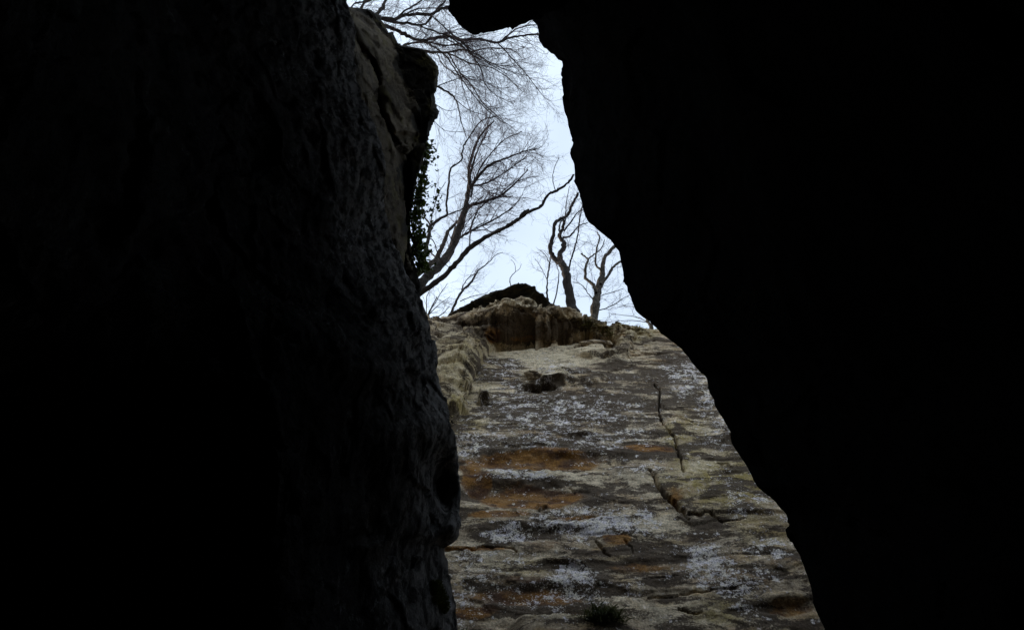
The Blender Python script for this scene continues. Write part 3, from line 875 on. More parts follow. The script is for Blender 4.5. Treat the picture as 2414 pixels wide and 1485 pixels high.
def outline_rock(name, outline, centre, tc, front, back, mat, seed, amp, label, cat, tfun=None, parent=None):
    """solid boulder whose silhouette follows an outline at its own distance"""
    out = np.array(outline + [outline[0]], float)
    s = np.concatenate([[0], np.cumsum(np.hypot(*np.diff(out, axis=0).T))])
    n = 160
    u = np.linspace(0, s[-1], n, endpoint=False)
    ox, oy = np.interp(u, s, out[:, 0]), np.interp(u, s, out[:, 1])
    rings = []
    rs = np.linspace(0.02, 1, 30)
    for r in rs:
        rings.append((r, -front * sqrt(max(0, 1 - r ** 3))))
    for r in rs[::-1][1:]:
        rings.append((r, back * sqrt(max(0, 1 - r ** 4))))
    G = []
    for r, dt in rings:
        px = centre[0] + (ox - centre[0]) * r
        py = centre[1] + (oy - centre[1]) * r
        t = tc + dt + (tfun(px, py) if tfun else 0)
        G.append(unproj(px, py, np.broadcast_to(t, px.shape)))
    G = np.array(G)
    nr = len(G)
    ctr = G.mean((0, 1))
    nrm = G - ctr
    nrm /= np.linalg.norm(nrm, axis=-1, keepdims=True)
    d = amp * fbm(G, (1.2, 1.2, 1.6), 4, seed) + amp * 0.3 * ridge(G, (4, 4, 6), 4, seed + 5, 0.6) + amp * 1.2 * blocky3(G, (2.2, 2.2, 3), seed + 61) + amp * 0.6 * blocky3(G, (6, 6, 8), seed + 71)
    G = G + nrm * d[..., None]
    V = np.concatenate([G.reshape(-1, 3), G[:1].mean(1), G[-1:].mean(1)])
    i = np.arange(nr * n).reshape(nr, n)
    a, b = i[:-1], i[1:]
    F = np.stack([a, b, np.roll(b, -1, 1), np.roll(a, -1, 1)], -1).reshape(-1, 4)
    c0, c1 = nr * n, nr * n + 1
    caps = [(c0, int(i[0, k]), int(i[0, (k + 1) % n])) for k in range(n)] + [(c1, int(i[-1, (k + 1) % n]), int(i[-1, k])) for k in range(n)]
    tris = np.concatenate([F[:, [0, 1, 2]], F[:, [0, 2, 3]], np.array(caps)])
    base = ctr.copy(); base[2] = V[:, 2].min()
    o = mesh_obj(name, V - base, tris, mat)
    o.location = base
    if parent is not None:
        o.parent = parent
        tag(o, label)
    else:
        tag(o, label, cat)
    return o

# ------------------------------------------------------------------ trees
class Tubes:
    def __init__(self):
        self.V, self.F, self.n = [], [], 0
    def batch(self, P, R, sides):
        """P (B,n,3), R (B,n)"""
        B, n = P.shape[:2]
        T = np.gradient(P, axis=1)
        T /= np.linalg.norm(T, axis=-1, keepdims=True) + 1e-9
        ref = np.tile(np.array([0.31, 0.17, 0.93]), (B, 1))
        alt = np.array([0.9, 0.4, 0.1])
        par = np.abs((T.mean(1) / (np.linalg.norm(T.mean(1), axis=-1, keepdims=True) + 1e-9) * ref).sum(-1)) > 0.8
        ref[par] = alt
        A = np.cross(T, ref[:, None, :]); A /= np.linalg.norm(A, axis=-1, keepdims=True) + 1e-9
        Bn = np.cross(T, A)
        ang = np.arange(sides) * 2 * pi / sides
        ring = P[:, :, None, :] + R[:, :, None, None] * (A[:, :, None, :] * np.cos(ang)[:, None] + Bn[:, :, None, :] * np.sin(ang)[:, None])
        idx = np.arange(B * n * sides).reshape(B, n, sides) + self.n
        a, b = idx[:, :-1], idx[:, 1:]
        f = np.stack([a, np.roll(a, -1, 2), np.roll(b, -1, 2), b], -1).reshape(-1, 4)
        self.V.append(ring.reshape(-1, 3)); self.F.append(f); self.n += B * n * sides
    def build(self, name, mat, parent, origin):
        if not self.V: return None
        V = np.concatenate(self.V) - np.array(origin)
        return mesh_obj(name, V, np.concatenate(self.F), mat, parent)

def smooth_line(P, R, per=5, jit=0.0, rng=None):
    """Catmull-Rom through P with linearly carried radii"""
    P = np.asarray(P, float); R = np.asarray(R, float)
    Q = np.concatenate([[2 * P[0] - P[1]], P, [2 * P[-1] - P[-2]]])
    out, rad = [], []
    for i in range(len(P) - 1):
        p0, p1, p2, p3 = Q[i:i + 4]
        for k in range(per):
            t = k / per
            out.append(0.5 * ((2 * p1) + (-p0 + p2) * t + (2 * p0 - 5 * p1 + 4 * p2 - p3) * t * t + (-p0 + 3 * p1 - 3 * p2 + p3) * t ** 3))
            rad.append(R[i] * (1 - t) + R[i + 1] * t)
    out.append(P[-1]); rad.append(R[-1])
    out = np.array(out); rad = np.array(rad)
    if jit and rng is not None:
        out[1:-1] += rng.normal(0, 1, (len(out) - 2, 3)) * (jit * rad[1:-1, None] + 0.004)
        rad = rad * (1 + 0.10 * rng.normal(0, 1, len(rad)))
    return out, rad

def pix_line(pts, rp):
    """pts (px,py,t), rp radius in photograph pixels at start and end -> world line and radii"""
    P = np.array([unproj(*p) for p in pts])
    t = np.array([p[2] for p in pts], float)
    L = np.concatenate([[0], np.cumsum(np.linalg.norm(np.diff(P, axis=0), axis=1))])
    w = L / L[-1]
    r = (rp[0] * (1 - w) + rp[1] * w) * 1.15 * t / FPX
    return P, r

def spray(P, R, rng, spacing, length, bias, levels, store, start=0.15, droop=0.0, spread=0.9, rmax=0.022):
    """side twigs off a limb: store[level] gets (points, radii)"""
    seg = np.linalg.norm(np.diff(P, axis=0), axis=1)
    L = np.concatenate([[0], np.cumsum(seg)])
    n = max(1, int(L[-1] * (1 - start) / (spacing * 0.78)))
    for s in np.sort(rng.uniform(L[-1] * start, L[-1], n)):
        i = min(np.searchsorted(L, s) - 1, len(P) - 2); i = max(i, 0)
        w = (s - L[i]) / (seg[i] + 1e-9)
        p = P[i] * (1 - w) + P[i + 1] * w
        tg = P[i + 1] - P[i]; tg /= np.linalg.norm(tg) + 1e-9
        d = rng.normal(0, 1, 3); d -= tg * d.dot(tg); d /= np.linalg.norm(d) + 1e-9
        d = tg * rng.uniform(0.45, 1.1) + d * rng.uniform(0.5, 1.0) * spread + np.asarray(bias)
        d /= np.linalg.norm(d) + 1e-9
        r0 = min(R[i] * 0.55, rmax * rng.uniform(0.6, 1.1))
        grow(p, d, length * rng.uniform(0.45, 1.15) * (1 - 0.35 * s / L[-1]), r0, levels, rng, store, bias, droop)

def grow(p, d, L, r, level, rng, store, bias, droop):
    n = 6
    pts = [p]
    q = p.copy(); v = d.copy()
    step = L / (n - 1)
    jit = rng.normal(0, 0.23, (n, 3))
    for k in range(n - 1):
        v = v + jit[k] + np.asarray(bias) * 0.05
        v[2] -= droop * 0.1
        v /= np.linalg.norm(v)
        q = q + v * step
        pts.append(q)
    r1 = max(r * 0.42, 0.0022)
    store.setdefault(level, []).append((np.array(pts), np.linspace(r, r1, n) * (1.0 if level > 1 else 0.82)))
    if level <= 0: return
    m = int(rng.integers(3, 6)) if level > 1 else int(rng.integers(3, 6))
    for k in range(m):
        f = rng.uniform(0.25, 1.0)
        i = min(int(f * (n - 1)), n - 2)
        w = f * (n - 1) - i
        pp = pts[i] * (1 - w) + pts[i + 1] * w
        tg = pts[i + 1] - pts[i]; tg = tg / (np.linalg.norm(tg) + 1e-9)
        e = rng.normal(0, 1, 3); e -= tg * e.dot(tg); e /= np.linalg.norm(e) + 1e-9
        dd = tg * rng.uniform(0.6, 1.1) + e * rng.uniform(0.4, 0.9)
        dd /= np.linalg.norm(dd)
        grow(pp, dd, L * rng.uniform(0.38, 0.72), max(r * 0.55, 0.003), level - 1, rng, store, bias, droop)

def build_tree(name, label, cat, group, seed, trunk, limbs, bark, tw, twig_mat='twig'):
    """trunk and limbs: (points, (r0,r1)); tw: dict of spray settings"""
    rng = np.random.default_rng(seed)
    P, R = pix_line(*trunk)
    base = P[0].copy()
    # root the trunk in the ground below
    foot = P[0] - (P[1] - P[0]) / np.linalg.norm(P[1] - P[0]) * 0.4 - np.array([0, 0, 0.5])
    P = np.concatenate([[foot], P]); R = np.concatenate([[R[0] * 1.35], R])
    root = empty(name, foot)
    tag(root, label, cat, group)
    tp, tr = smooth_line(P, R, 6, 0.10, rng)
    t = Tubes(); t.batch(tp[None], tr[None], 10); t.build('trunk', M[bark], root, foot)
    store = {}
    lines = [(tp, tr, True)]
    for lm in limbs:
        q, r = pix_line(lm[0], lm[1])
        lp, lr = smooth_line(q, r, 5, 0.14, rng)
        b = Tubes(); b.batch(lp[None], lr[None], 7); b.build('branch', M[lm[2] if len(lm) > 2 else bark], root, foot)
        lines.append((lp, lr, False))
    for lp, lr, is_trunk in lines:
        spray(lp, lr, rng, tw.get('spacing', 0.3), tw.get('length', 1.6), tw.get('bias', (0, 0, 0.25)), tw.get('levels', 2), store,
              tw.get('trunk_start', 0.55) if is_trunk else tw.get('start', 0.2), tw.get('droop', 0), tw.get('spread', 0.9), tw.get('rmax', 0.022))
    tb = Tubes()
    for lv, items in store.items():
        tb.batch(np.array([i[0] for i in items]), np.array([i[1] for i in items]), 4 if lv >= 2 else 3)
    o = tb.build('twigs', M[twig_mat], root, foot)
    if o: o['kind'] = 'stuff'
    return root

def T_(pts, t0, t1):
    """give image points a distance that grows along the line"""
    n = len(pts)
    return [(p[0], p[1], t0 + (t1 - t0) * k / (n - 1)) for k, p in enumerate(pts)]

def build_trees():
    g = 'bare trees along the cliff top'
    build_tree('grey_tree', 'thick grey trunked bare tree leaning right above the left wall, with a bushy twig crown', 'tree', g, 11,
        (T_([(935, 722), (990, 668), (1030, 632), (1062, 592), (1080, 545), (1098, 490)], 25.0, 29.0), (11.0, 6.5)),
        [(T_([(1098, 490), (1105, 440), (1108, 385), (1130, 325), (1165, 285)], 29.0, 32.0), (5.0, 1.4), 'dark_bark'),
         (T_([(1098, 488), (1132, 478), (1175, 464), (1215, 432), (1245, 400)], 29.0, 31.0), (3.6, 1.0), 'dark_bark'),
         (T_([(1104, 450), (1140, 402), (1165, 384), (1202, 370), (1240, 356), (1272, 350)], 29.2, 31.5), (3.4, 0.9), 'dark_bark'),
         (T_([(1066, 590), (1085, 560), (1112, 545), (1168, 516), (1208, 490)], 28.0, 29.6), (3.0, 1.2), 'dark_bark'),
         (T_([(1104, 455), (1112, 400), (1128, 350), (1150, 310)], 29.2, 31.5), (3.0, 0.9), 'dark_bark'),
         (T_([(1108, 440), (1150, 430), (1200, 400), (1240, 370)], 29.4, 31.5), (2.4, 0.8)),
         (T_([(1108, 545), (1115, 520), (1128, 495), (1160, 470), (1210, 462)], 28.6, 30.4), (2.0, 0.8), 'dark_bark'),
         (T_([(1110, 465), (1120, 420), (1150, 370), (1190, 330), (1230, 310)], 29.4, 32), (2.0, 0.7))],
        'grey_bark', dict(spacing=0.20, length=1.9, bias=(0.16, -0.06, 0.16), levels=2, start=0.12, trunk_start=0.6, rmax=0.017))
    build_tree('leaning_tree', 'slim dark bare tree with one long limb reaching right across the sky', 'tree', g, 12,
        (T_([(930, 735), (995, 688), (1040, 655), (1075, 622), (1110, 582), (1160, 552), (1200, 531), (1222, 517)], 24.2, 26.4), (6.6, 3.8)),
        [(T_([(1222, 517), (1245, 501), (1275, 486), (1290, 461), (1312, 450), (1340, 430), (1352, 412)], 26.4, 27.6), (3.4, 2.2)),
         (T_([(1222, 517), (1232, 502), (1246, 494)], 26.4, 26.7), (2.8, 2.2)),
         (T_([(1310, 451), (1303, 425), (1307, 395), (1318, 372)], 27.0, 28.0), (1.0, 0.5)),
         (T_([(1075, 622), (1105, 582), (1112, 545), (1150, 520)], 25.0, 26.2), (1.8, 0.9))],
        'dark_bark', dict(spacing=0.55, length=0.9, bias=(0.10, 0, 0.15), levels=1, trunk_start=0.35, rmax=0.010))
    build_tree('crooked_tree', 'thin black crooked bare tree with a right angled limb beside the ivy', 'tree', g, 13,
        (T_([(950, 705), (998, 605), (1010, 560), (1016, 532), (1054, 507)], 24.6, 27.0), (5.0, 2.8)),
        [(T_([(1054, 507), (1053, 478), (1058, 430), (1063, 398), (1086, 379), (1091, 352), (1102, 330), (1135, 285), (1172, 274)], 27, 30.5), (2.4, 1.1)),
         (T_([(1016, 532), (1003, 515), (988, 492), (975, 465)], 26.3, 27.5), (2.0, 1.0)),
         (T_([(1054, 507), (1090, 492), (1105, 470), (1108, 440)], 27.0, 28), (1.6, 0.8)),
         (T_([(1015, 535), (1020, 500), (1035, 455), (1050, 430)], 26.3, 28), (1.2, 0.6)),
         (T_([(1010, 560), (1024, 572), (1036, 610), (1060, 632)], 25.8, 26), (1.2, 0.6))],
        'dark_bark', dict(spacing=0.38, length=1.3, bias=(0.15, 0, 0.2), levels=1, start=0.1, trunk_start=0.5, rmax=0.011))
    build_tree('pale_tree', 'pale grey forked bare tree half hidden behind the ivy', 'tree', g, 14,
        (T_([(950, 680), (1000, 632), (1028, 612), (1045, 575), (1056, 545)], 26.0, 29.0), (7.5, 3.6)),
        [(T_([(1056, 545), (1080, 520), (1105, 492), (1140, 462)], 29, 30.5), (3.0, 1.2)),
         (T_([(1028, 612), (1050, 605), (1066, 560), (1075, 520)], 27.6, 29.5), (3.0, 1.2)),
         (T_([(1003, 628), (1002, 590), (1010, 555), (1030, 520)], 26.6, 29), (2.6, 1.0)),
         (T_([(1028, 610), (1010, 590), (985, 560)], 27.6, 28.5), (2.0, 0.9))],
        'pale_bark', dict(spacing=0.5, length=1.3, bias=(0.15, 0, 0.2), levels=1, rmax=0.010))
    build_tree('sapling', 'slender grey sapling rising left of the black boulder', 'sapling', g, 15,
        (T_([(1062, 742), (1085, 692), (1110, 666), (1125, 640)], 25.4, 27.6), (3.0, 1.6)),
        [(T_([(1125, 640), (1150, 620), (1168, 602), (1185, 595)], 27.6, 28.6), (1.4, 0.5)),
         (T_([(1088, 690), (1092, 672), (1110, 650), (1130, 642)], 26.2, 27.6), (1.4, 0.5)),
         (T_([(1085, 710), (1110, 700), (1150, 690)], 26, 26.8), (1.0, 0.4))],
        'grey_bark', dict(spacing=0.22, length=1.1, bias=(0.3, 0, 0.1), levels=1, start=0.1, trunk_start=0.3, rmax=0.009))
    build_tree('shrub', 'wispy bare shrub in the notch between left wall and cliff', 'shrub', g, 16,
        (T_([(1000, 768), (1012, 735), (1030, 700)], 25.2, 26.6), (2.4, 1.0)),
        [(T_([(1012, 735), (1040, 690), (1055, 668)], 25.8, 27), (1.2, 0.5)),
         (T_([(1008, 745), (1030, 722), (1060, 700)], 25.6, 26.6), (1.2, 0.5)),
         (T_([(1020, 755), (1045, 738), (1060, 722)], 25.0, 25.6), (1.4, 0.5)),
         (T_([(1006, 740), (1006, 700), (1020, 670)], 25.8, 27), (1.0, 0.5))],
        'grey_bark', dict(spacing=0.20, length=0.9, bias=(0.2, 0, 0.15), levels=1, start=0.1, trunk_start=0.3, rmax=0.008))
    build_tree('twig_sprout', 'single crooked bare twig sprouting behind the boulder peak', 'sapling', g, 17,
        (T_([(1206, 690), (1202, 662), (1205, 652), (1216, 640)], 26.8, 27.6), (1.0, 0.7)),
        [(T_([(1216, 640), (1213, 622), (1204, 612)], 27.6, 28.2), (0.6, 0.35)),
         (T_([(1214, 642), (1224, 634), (1230, 622)], 27.6, 28), (0.6, 0.3))],
        'dark_bark', dict(spacing=1.2, length=0.4, levels=0, rmax=0.005))
    build_tree('dark_tree', 'dark rough trunked bare tree with knotted limbs at the cliff top', 'tree', g, 18,
        (T_([(1348, 728), (1340, 680), (1332, 640), (1324, 618)], 24.6, 26.8), (11.0, 7.0)),
        [(T_([(1322, 622), (1308, 612), (1297, 590), (1303, 562), (1309, 528), (1316, 519), (1336, 509), (1350, 480), (1363, 455)], 26.8, 30), (5.0, 2.2)),
         (T_([(1324, 618), (1320, 598), (1330, 582), (1326, 566), (1318, 556), (1326, 540), (1330, 520)], 26.8, 29), (6.0, 2.8)),
         (T_([(1336, 655), (1348, 605), (1361, 560), (1366, 520), (1374, 478)], 26.3, 29.5), (2.0, 1.0)),
         (T_([(1328, 560), (1345, 556), (1362, 535), (1385, 525)], 28.2, 29.3), (2.2, 1.0)),
         (T_([(1330, 545), (1348, 520), (1362, 500), (1378, 495)], 28.6, 30), (1.8, 0.8)),
         (T_([(1333, 520), (1335, 480), (1342, 440)], 29.0, 31), (1.4, 0.6)),
         (T_([(1322, 560), (1318, 540), (1322, 525), (1335, 512)], 28, 29), (2.2, 1.2))],
        'dark_bark', dict(spacing=0.24, length=1.15, bias=(0.05, 0, 0.2), levels=1, start=0.1, trunk_start=0.3, rmax=0.010))
    build_tree('sunlit_tree', 'pale bare tree with sun catching its forked limbs at right of the cliff top', 'tree', g, 19,
        (T_([(1398, 758), (1406, 712), (1412, 680), (1420, 645)], 24.4, 26.8), (9.0, 6.0)),
        [(T_([(1405, 690), (1396, 668), (1380, 655), (1382, 625), (1386, 612), (1370, 598)], 25.4, 27.4), (4.0, 1.6)),
         (T_([(1420, 645), (1424, 612), (1440, 590), (1462, 570)], 26.8, 28.6), (5.0, 3.0)),
         (T_([(1416, 670), (1436, 645), (1450, 625), (1475, 610)], 26.0, 27.5), (3.4, 2.0)),
         (T_([(1418, 640), (1404, 620), (1406, 590), (1413, 560), (1408, 548)], 26.8, 28.6), (2.4, 1.2)),
         (T_([(1386, 612), (1400, 600), (1418, 585), (1425, 565)], 27.4, 28.4), (1.8, 0.8)),
         (T_([(1402, 735), (1440, 722), (1475, 700), (1500, 690)], 24.8, 25.6), (1.2, 0.5)),
         (T_([(1406, 700), (1440, 690), (1470, 680)], 25.3, 26), (1.0, 0.5)),
         (T_([(1404, 712), (1385, 690), (1372, 672), (1350, 665)], 25.2, 26), (1.2, 0.5))],
        'pale_bark', dict(spacing=0.24, length=1.2, bias=(0.05, 0, 0.15), levels=1, start=0.1, trunk_start=0.2, rmax=0.010))
    build_tree('sapling', 'thin bare sapling standing just right of the black boulder', 'sapling', g, 20,
        (T_([(1292, 722), (1290, 690), (1291, 652), (1296, 622)], 25.2, 27.4), (2.2, 1.4)),
        [(T_([(1296, 622), (1284, 600), (1268, 588)], 27.4, 28.4), (1.0, 0.4)),
         (T_([(1296, 622), (1300, 590), (1310, 560)], 27.4, 28.6), (0.9, 0.4)),
         (T_([(1290, 660), (1275, 630), (1262, 610)], 26.6, 27.6), (0.8, 0.35))],
        'dark_bark', dict(spacing=0.24, length=0.9, bias=(0, 0, 0.15), levels=1, start=0.1, trunk_start=0.3, rmax=0.007))
    build_tree('sapling', 'very thin bare sapling close against the left of the dark trunk', 'sapling', g, 21,
        (T_([(1303, 726), (1312, 690), (1316, 665), (1318, 642)], 24.9, 26.8), (1.5, 0.9)),
        [(T_([(1318, 642), (1312, 625), (1302, 600)], 26.8, 27.8), (0.8, 0.35))],
        'dark_bark', dict(spacing=0.35, length=0.6, levels=0, rmax=0.006))
    build_tree('sapling', 'short sunlit stub of a tree beside the black right wall', 'tree', g, 22,
        (T_([(1540, 790), (1533, 768), (1522, 748), (1518, 735)], 23.6, 24.8), (5.0, 2.0)),
        [(T_([(1520, 742), (1500, 725), (1470, 722)], 24.4, 25), (1.0, 0.4)),
         (T_([(1528, 758), (1490, 745), (1440, 740)], 24.2, 25), (1.0, 0.4)),
         (T_([(1528, 760), (1480, 755), (1430, 760)], 24.0, 24.6), (0.9, 0.4))],
        'pale_bark', dict(spacing=0.25, length=0.7, levels=1, start=0.1, rmax=0.007))
    g = 'bare trees overhanging the left block'
    build_tree('overhanging_tree', 'bare tree with black limbs sweeping across the very top of the sky', 'tree', g, 31,
        (T_([(640, 120), (760, 80), (850, 52), (893, 42)], 18.4, 23.0), (15, 6.0)),
        [(T_([(893, 42), (930, 46), (950, 37), (985, 34), (1015, 35), (1038, 22), (1062, 15), (1100, -12)], 23, 25.4), (3.4, 2.4), 'dark_bark'),
         (T_([(893, 43), (925, 52), (960, 56), (992, 60), (1010, 50), (1022, 32), (1050, 2), (1062, -20)], 23, 25.2), (3.0, 1.6), 'dark_bark'),
         (T_([(1015, 36), (1045, 62), (1078, 92), (1105, 112), (1150, 145), (1200, 168), (1245, 180)], 24.2, 27.4), (1.6, 0.5), 'dark_bark'),
         (T_([(990, 62), (1030, 76), (1060, 88), (1092, 112), (1112, 130), (1150, 148), (1195, 175)], 24, 27.2), (1.9, 0.6), 'dark_bark'),
         (T_([(950, 38), (985, 22), (1030, 20), (1060, 24)], 23.6, 25), (1.8, 0.8)),
         (T_([(930, 46), (960, 22), (985, 8), (1010, -14)], 23.4, 25), (2.2, 1.4)),
         (T_([(880, 45), (902, 18), (915, -12)], 22.8, 24), (4.2, 3.2), 'grey_bark'),
         (T_([(840, 58), (855, 12), (885, -4), (900, -20)], 22.4, 24), (3.4, 1.8), 'grey_bark'),
         (T_([(815, 40), (835, 10), (858, 4), (880, -12)], 22.0, 23), (2.0, 1.2), 'grey_bark')],
        'grey_bark', dict(spacing=0.24, length=1.5, bias=(0.32, 0.05, 0.15), levels=2, start=0.08, trunk_start=0.75, rmax=0.013))
    build_tree('overhanging_tree', 'grey limbed bare tree whose limb passes under the jammed boulder to the right wall', 'tree', g, 32,
        (T_([(650, 200), (780, 130), (870, 80), (910, 62)], 18.6, 24.0), (14, 5.0)),
        [(T_([(910, 62), (948, 78), (972, 91), (998, 95), (1040, 87), (1070, 89), (1088, 95), (1130, 92), (1172, 101), (1200, 90), (1235, 84), (1290, 80)], 24, 28), (4.2, 1.6), 'dark_bark'),
         (T_([(1172, 100), (1200, 130), (1228, 160), (1258, 198), (1282, 228), (1300, 240)], 26.6, 29), (1.4, 0.4), 'dark_bark'),
         (T_([(1088, 95), (1118, 138), (1135, 165), (1142, 196), (1168, 224), (1210, 245)], 25.6, 28.6), (1.6, 0.5), 'dark_bark'),
         (T_([(1180, 98), (1200, 82), (1215, 70), (1240, 62), (1270, 58)], 26.6, 28), (1.8, 0.9), 'dark_bark'),
         (T_([(1040, 87), (1075, 105), (1120, 128), (1160, 150), (1215, 160)], 25, 27.8), (1.6, 0.5)),
         (T_([(975, 92), (1010, 104), (1050, 132), (1070, 160), (1085, 182), (1110, 216), (1150, 262), (1190, 292)], 24.6, 28.4), (1.9, 0.6), 'dark_bark'),
         (T_([(1010, 100), (1060, 108), (1110, 100), (1160, 96)], 25, 27), (1.4, 0.6))],
        'grey_bark', dict(spacing=0.20, length=1.7, bias=(0.32, 0.12, 0.10), levels=2, start=0.10, trunk_start=0.8, rmax=0.012))
    build_tree('overhanging_tree', 'pale limbed bare tree just above the flat corner of the left block', 'tree', g, 33,
        (T_([(660, 260), (800, 190), (900, 140), (945, 112)], 18.8, 24.5), (12, 4.0)),
        [(T_([(945, 112), (962, 104), (1010, 100), (1045, 108), (1100, 100)], 24.5, 26.8), (2.6, 0.9)),
         (T_([(940, 116), (990, 121), (1030, 124), (1056, 125), (1085, 118), (1112, 122), (1150, 114), (1205, 116)], 24.4, 28), (3.4, 0.9)),
         (T_([(1056, 125), (1068, 145), (1085, 172), (1115, 205), (1135, 240), (1170, 272), (1205, 300)], 25.8, 29), (1.8, 0.5), 'dark_bark'),
         (T_([(1060, 128), (1110, 150), (1150, 158), (1190, 178), (1230, 215)], 26, 29), (1.8, 0.5), 'pale_bark'),
         (T_([(1030, 124), (1042, 150), (1070, 172), (1100, 186), (1150, 196), (1200, 230)], 25.5, 28.6), (1.3, 0.4)),
         (T_([(1085, 172), (1092, 210), (1105, 250), (1120, 300)], 26.6, 28.6), (1.1, 0.4), 'dark_bark')],
        'pale_bark', dict(spacing=0.20, length=1.8, bias=(0.30, 0.18, 0.10), levels=2, start=0.12, trunk_start=0.85, rmax=0.011))
    build_tree('overhanging_tree', 'small black limbed tree poking out from behind the black underside of the left block', 'tree', g, 34,
        (T_([(760, 330), (900, 250), (985, 205), (1030, 204)], 19.5, 25.0), (8, 2.6)),
        [(T_([(1030, 204), (1058, 219), (1076, 238), (1082, 262), (1088, 290), (1100, 325)], 25, 27.6), (2.3, 0.7)),
         (T_([(1028, 205), (1050, 196), (1085, 184), (1120, 180)], 25, 26.6), (1.4, 0.5)),
         (T_([(1076, 238), (1110, 262), (1150, 275), (1180, 300)], 25.8, 27.6), (0.9, 0.35)),
         (T_([(1010, 230), (1035, 252), (1060, 262), (1080, 255)], 24.8, 26), (0.9, 0.35)),
         (T_([(1005, 262), (1025, 288), (1050, 308), (1090, 312)], 24.8, 26), (0.9, 0.35))],
        'dark_bark', dict(spacing=0.24, length=1.5, bias=(0.25, 0.2, 0.1), levels=1, start=0.12, trunk_start=0.85, rmax=0.010))

# ------------------------------------------------------------------ plants on the rock
def leaf_cloud(name, centres, normals, sizes, mat, parent, origin, rng, lobed=True):
    V, F = [], []
    if lobed:
        shape = np.array([(0, -.5), (.22, -.42), (.52, -.28), (.34, .02), (.30, .2), (0, .62), (-.30, .2), (-.34, .02), (-.52, -.28), (-.22, -.42)])
    else:
        shape = np.array([(0, -.5), (.3, -.2), (.28, .15), (0, .6), (-.28, .15), (-.3, -.2)])
    m = len(shape)
    for k, (c, n, s) in enumerate(zip(centres, normals, sizes)):
        n = n / (np.linalg.norm(n) + 1e-9)
        a = np.cross(n, rng.normal(0, 1, 3)); a /= np.linalg.norm(a) + 1e-9
        b = np.cross(n, a)
        base = len(V)
        V.append(c - n * s * 0.12)
        for x, y in shape:
            V.append(c + (a * x + b * y) * s + n * s * 0.15 * abs(x))
        for j in range(m):
            F.append((base, base + 1 + j, base + 1 + (j + 1) % m))
    o = mesh_obj(name, np.array(V) - np.array(origin), np.array(F), mat, parent, False)
    o['kind'] = 'stuff'
    return o

def build_ivy():
    rng = np.random.default_rng(77)
    path = [(1012, 335), (1002, 380), (990, 430), (980, 480), (975, 520), (975, 560), (984, 600), (992, 635)]
    py = np.array([p[1] for p in path]); pxs = np.array([p[0] for p in path])
    ts = lambda y: np.interp(y, [300, 500, 640], [12.6, 12.0, 11.7])
    foot = unproj(985, 645, 11.9)
    root = empty('ivy', foot)
    tag(root, 'green ivy hanging down the right edge of the left block', 'ivy')
    C, Nn, S = [], [], []
    for k in range(760):
        y = rng.uniform(335, 645) if k % 3 else rng.uniform(430, 640)
        x = np.interp(y, py, pxs) + rng.normal(4, 6) * (0.6 + 0.8 * sstep(380, 520, np.float64(y)))
        if y < 400 and rng.random() < 0.55: continue
        t = ts(y) - rng.uniform(-0.25, 0.45)
        C.append(unproj(x, y, t)); S.append(rng.uniform(0.035, 0.10))
        Nn.append(np.array([0.5, -0.5, 0.2]) + rng.normal(0, 0.6, 3))
    stems = Tubes()
    # sprays that lean out over the sky
    for x0, y0, x1, y1 in ((985, 470, 1036, 462), (984, 500, 1030, 492), (980, 520, 1034, 480), (992, 420, 1022, 440), (1004, 380, 1030, 362),
                           (1008, 350, 1022, 338), (985, 560, 1008, 545), (990, 600, 1012, 590), (994, 625, 1014, 640), (1000, 400, 1018, 384),
                           (984, 540, 1003, 575), (980, 455, 1012, 432)):
        t0 = float(ts(y0))
        p0, p1 = unproj(x0 - 8, y0, t0 + 0.2), unproj(x1, y1, t0 + rng.uniform(-0.3, 0.5))
        n = 10
        w = np.linspace(0, 1, n)[:, None]
        line = p0 * (1 - w) + p1 * w + rng.normal(0, 0.02, (n, 3)) - np.array([0, 0, 0.12]) * np.sin(w * pi)
        stems.batch(line[None], np.linspace(0.006, 0.002, n)[None], 4)
        for k in range(26):
            f = rng.uniform(0.15, 1.05)
            C.append(p0 * (1 - f) + p1 * f + rng.normal(0, 0.055, 3)); S.append(rng.uniform(0.03, 0.085))
            Nn.append(np.array([0.3, -0.6, 0.1]) + rng.normal(0, 0.7, 3))
    for j in range(5):
        yy = np.linspace(640, 345, 26)
        line = unproj(np.interp(yy, py, pxs) + rng.normal(0, 3, 26) - 2 + 2 * j, yy, ts(yy) - 0.1)
        stems.batch(line[None], np.linspace(0.014, 0.004, 26)[None], 5)
    leaf_cloud('foliage', C, Nn, S, M['ivy'], root, foot, rng)
    stems.build('stem', M['dark_bark'], root, foot)

def blades(origin, spots, rng, hmin, hmax, wid, out_dir, droop, name, mat, parent):
    V, F = [], []
    for p in spots:
        n = 6
        h = rng.uniform(hmin, hmax)
        d = np.array([rng.normal(0, 0.55), out_dir[1] + rng.normal(0, 0.3), out_dir[2] + rng.normal(0, 0.35)])
        d /= np.linalg.norm(d)
        side = np.cross(d, rng.normal(0, 1, 3)); side /= np.linalg.norm(side)
        q = np.array(p, float); v = d.copy()
        b0 = len(V)
        for k in range(n):
            w = wid * (1 - (k / (n - 1)) ** 1.5) * 0.5 + 0.0004
            V.append(q - side * w); V.append(q + side * w)
            v = v + np.array([0, 0, -droop * 0.28]); v /= np.linalg.norm(v)
            q = q + v * h / (n - 1)
        for k in range(n - 1):
            a = b0 + 2 * k
            F.append((a, a + 1, a + 3, a + 2))
    o = mesh_obj(name, np.array(V) - np.array(origin), np.array(F), mat, parent)
    o['kind'] = 'stuff'
    return o

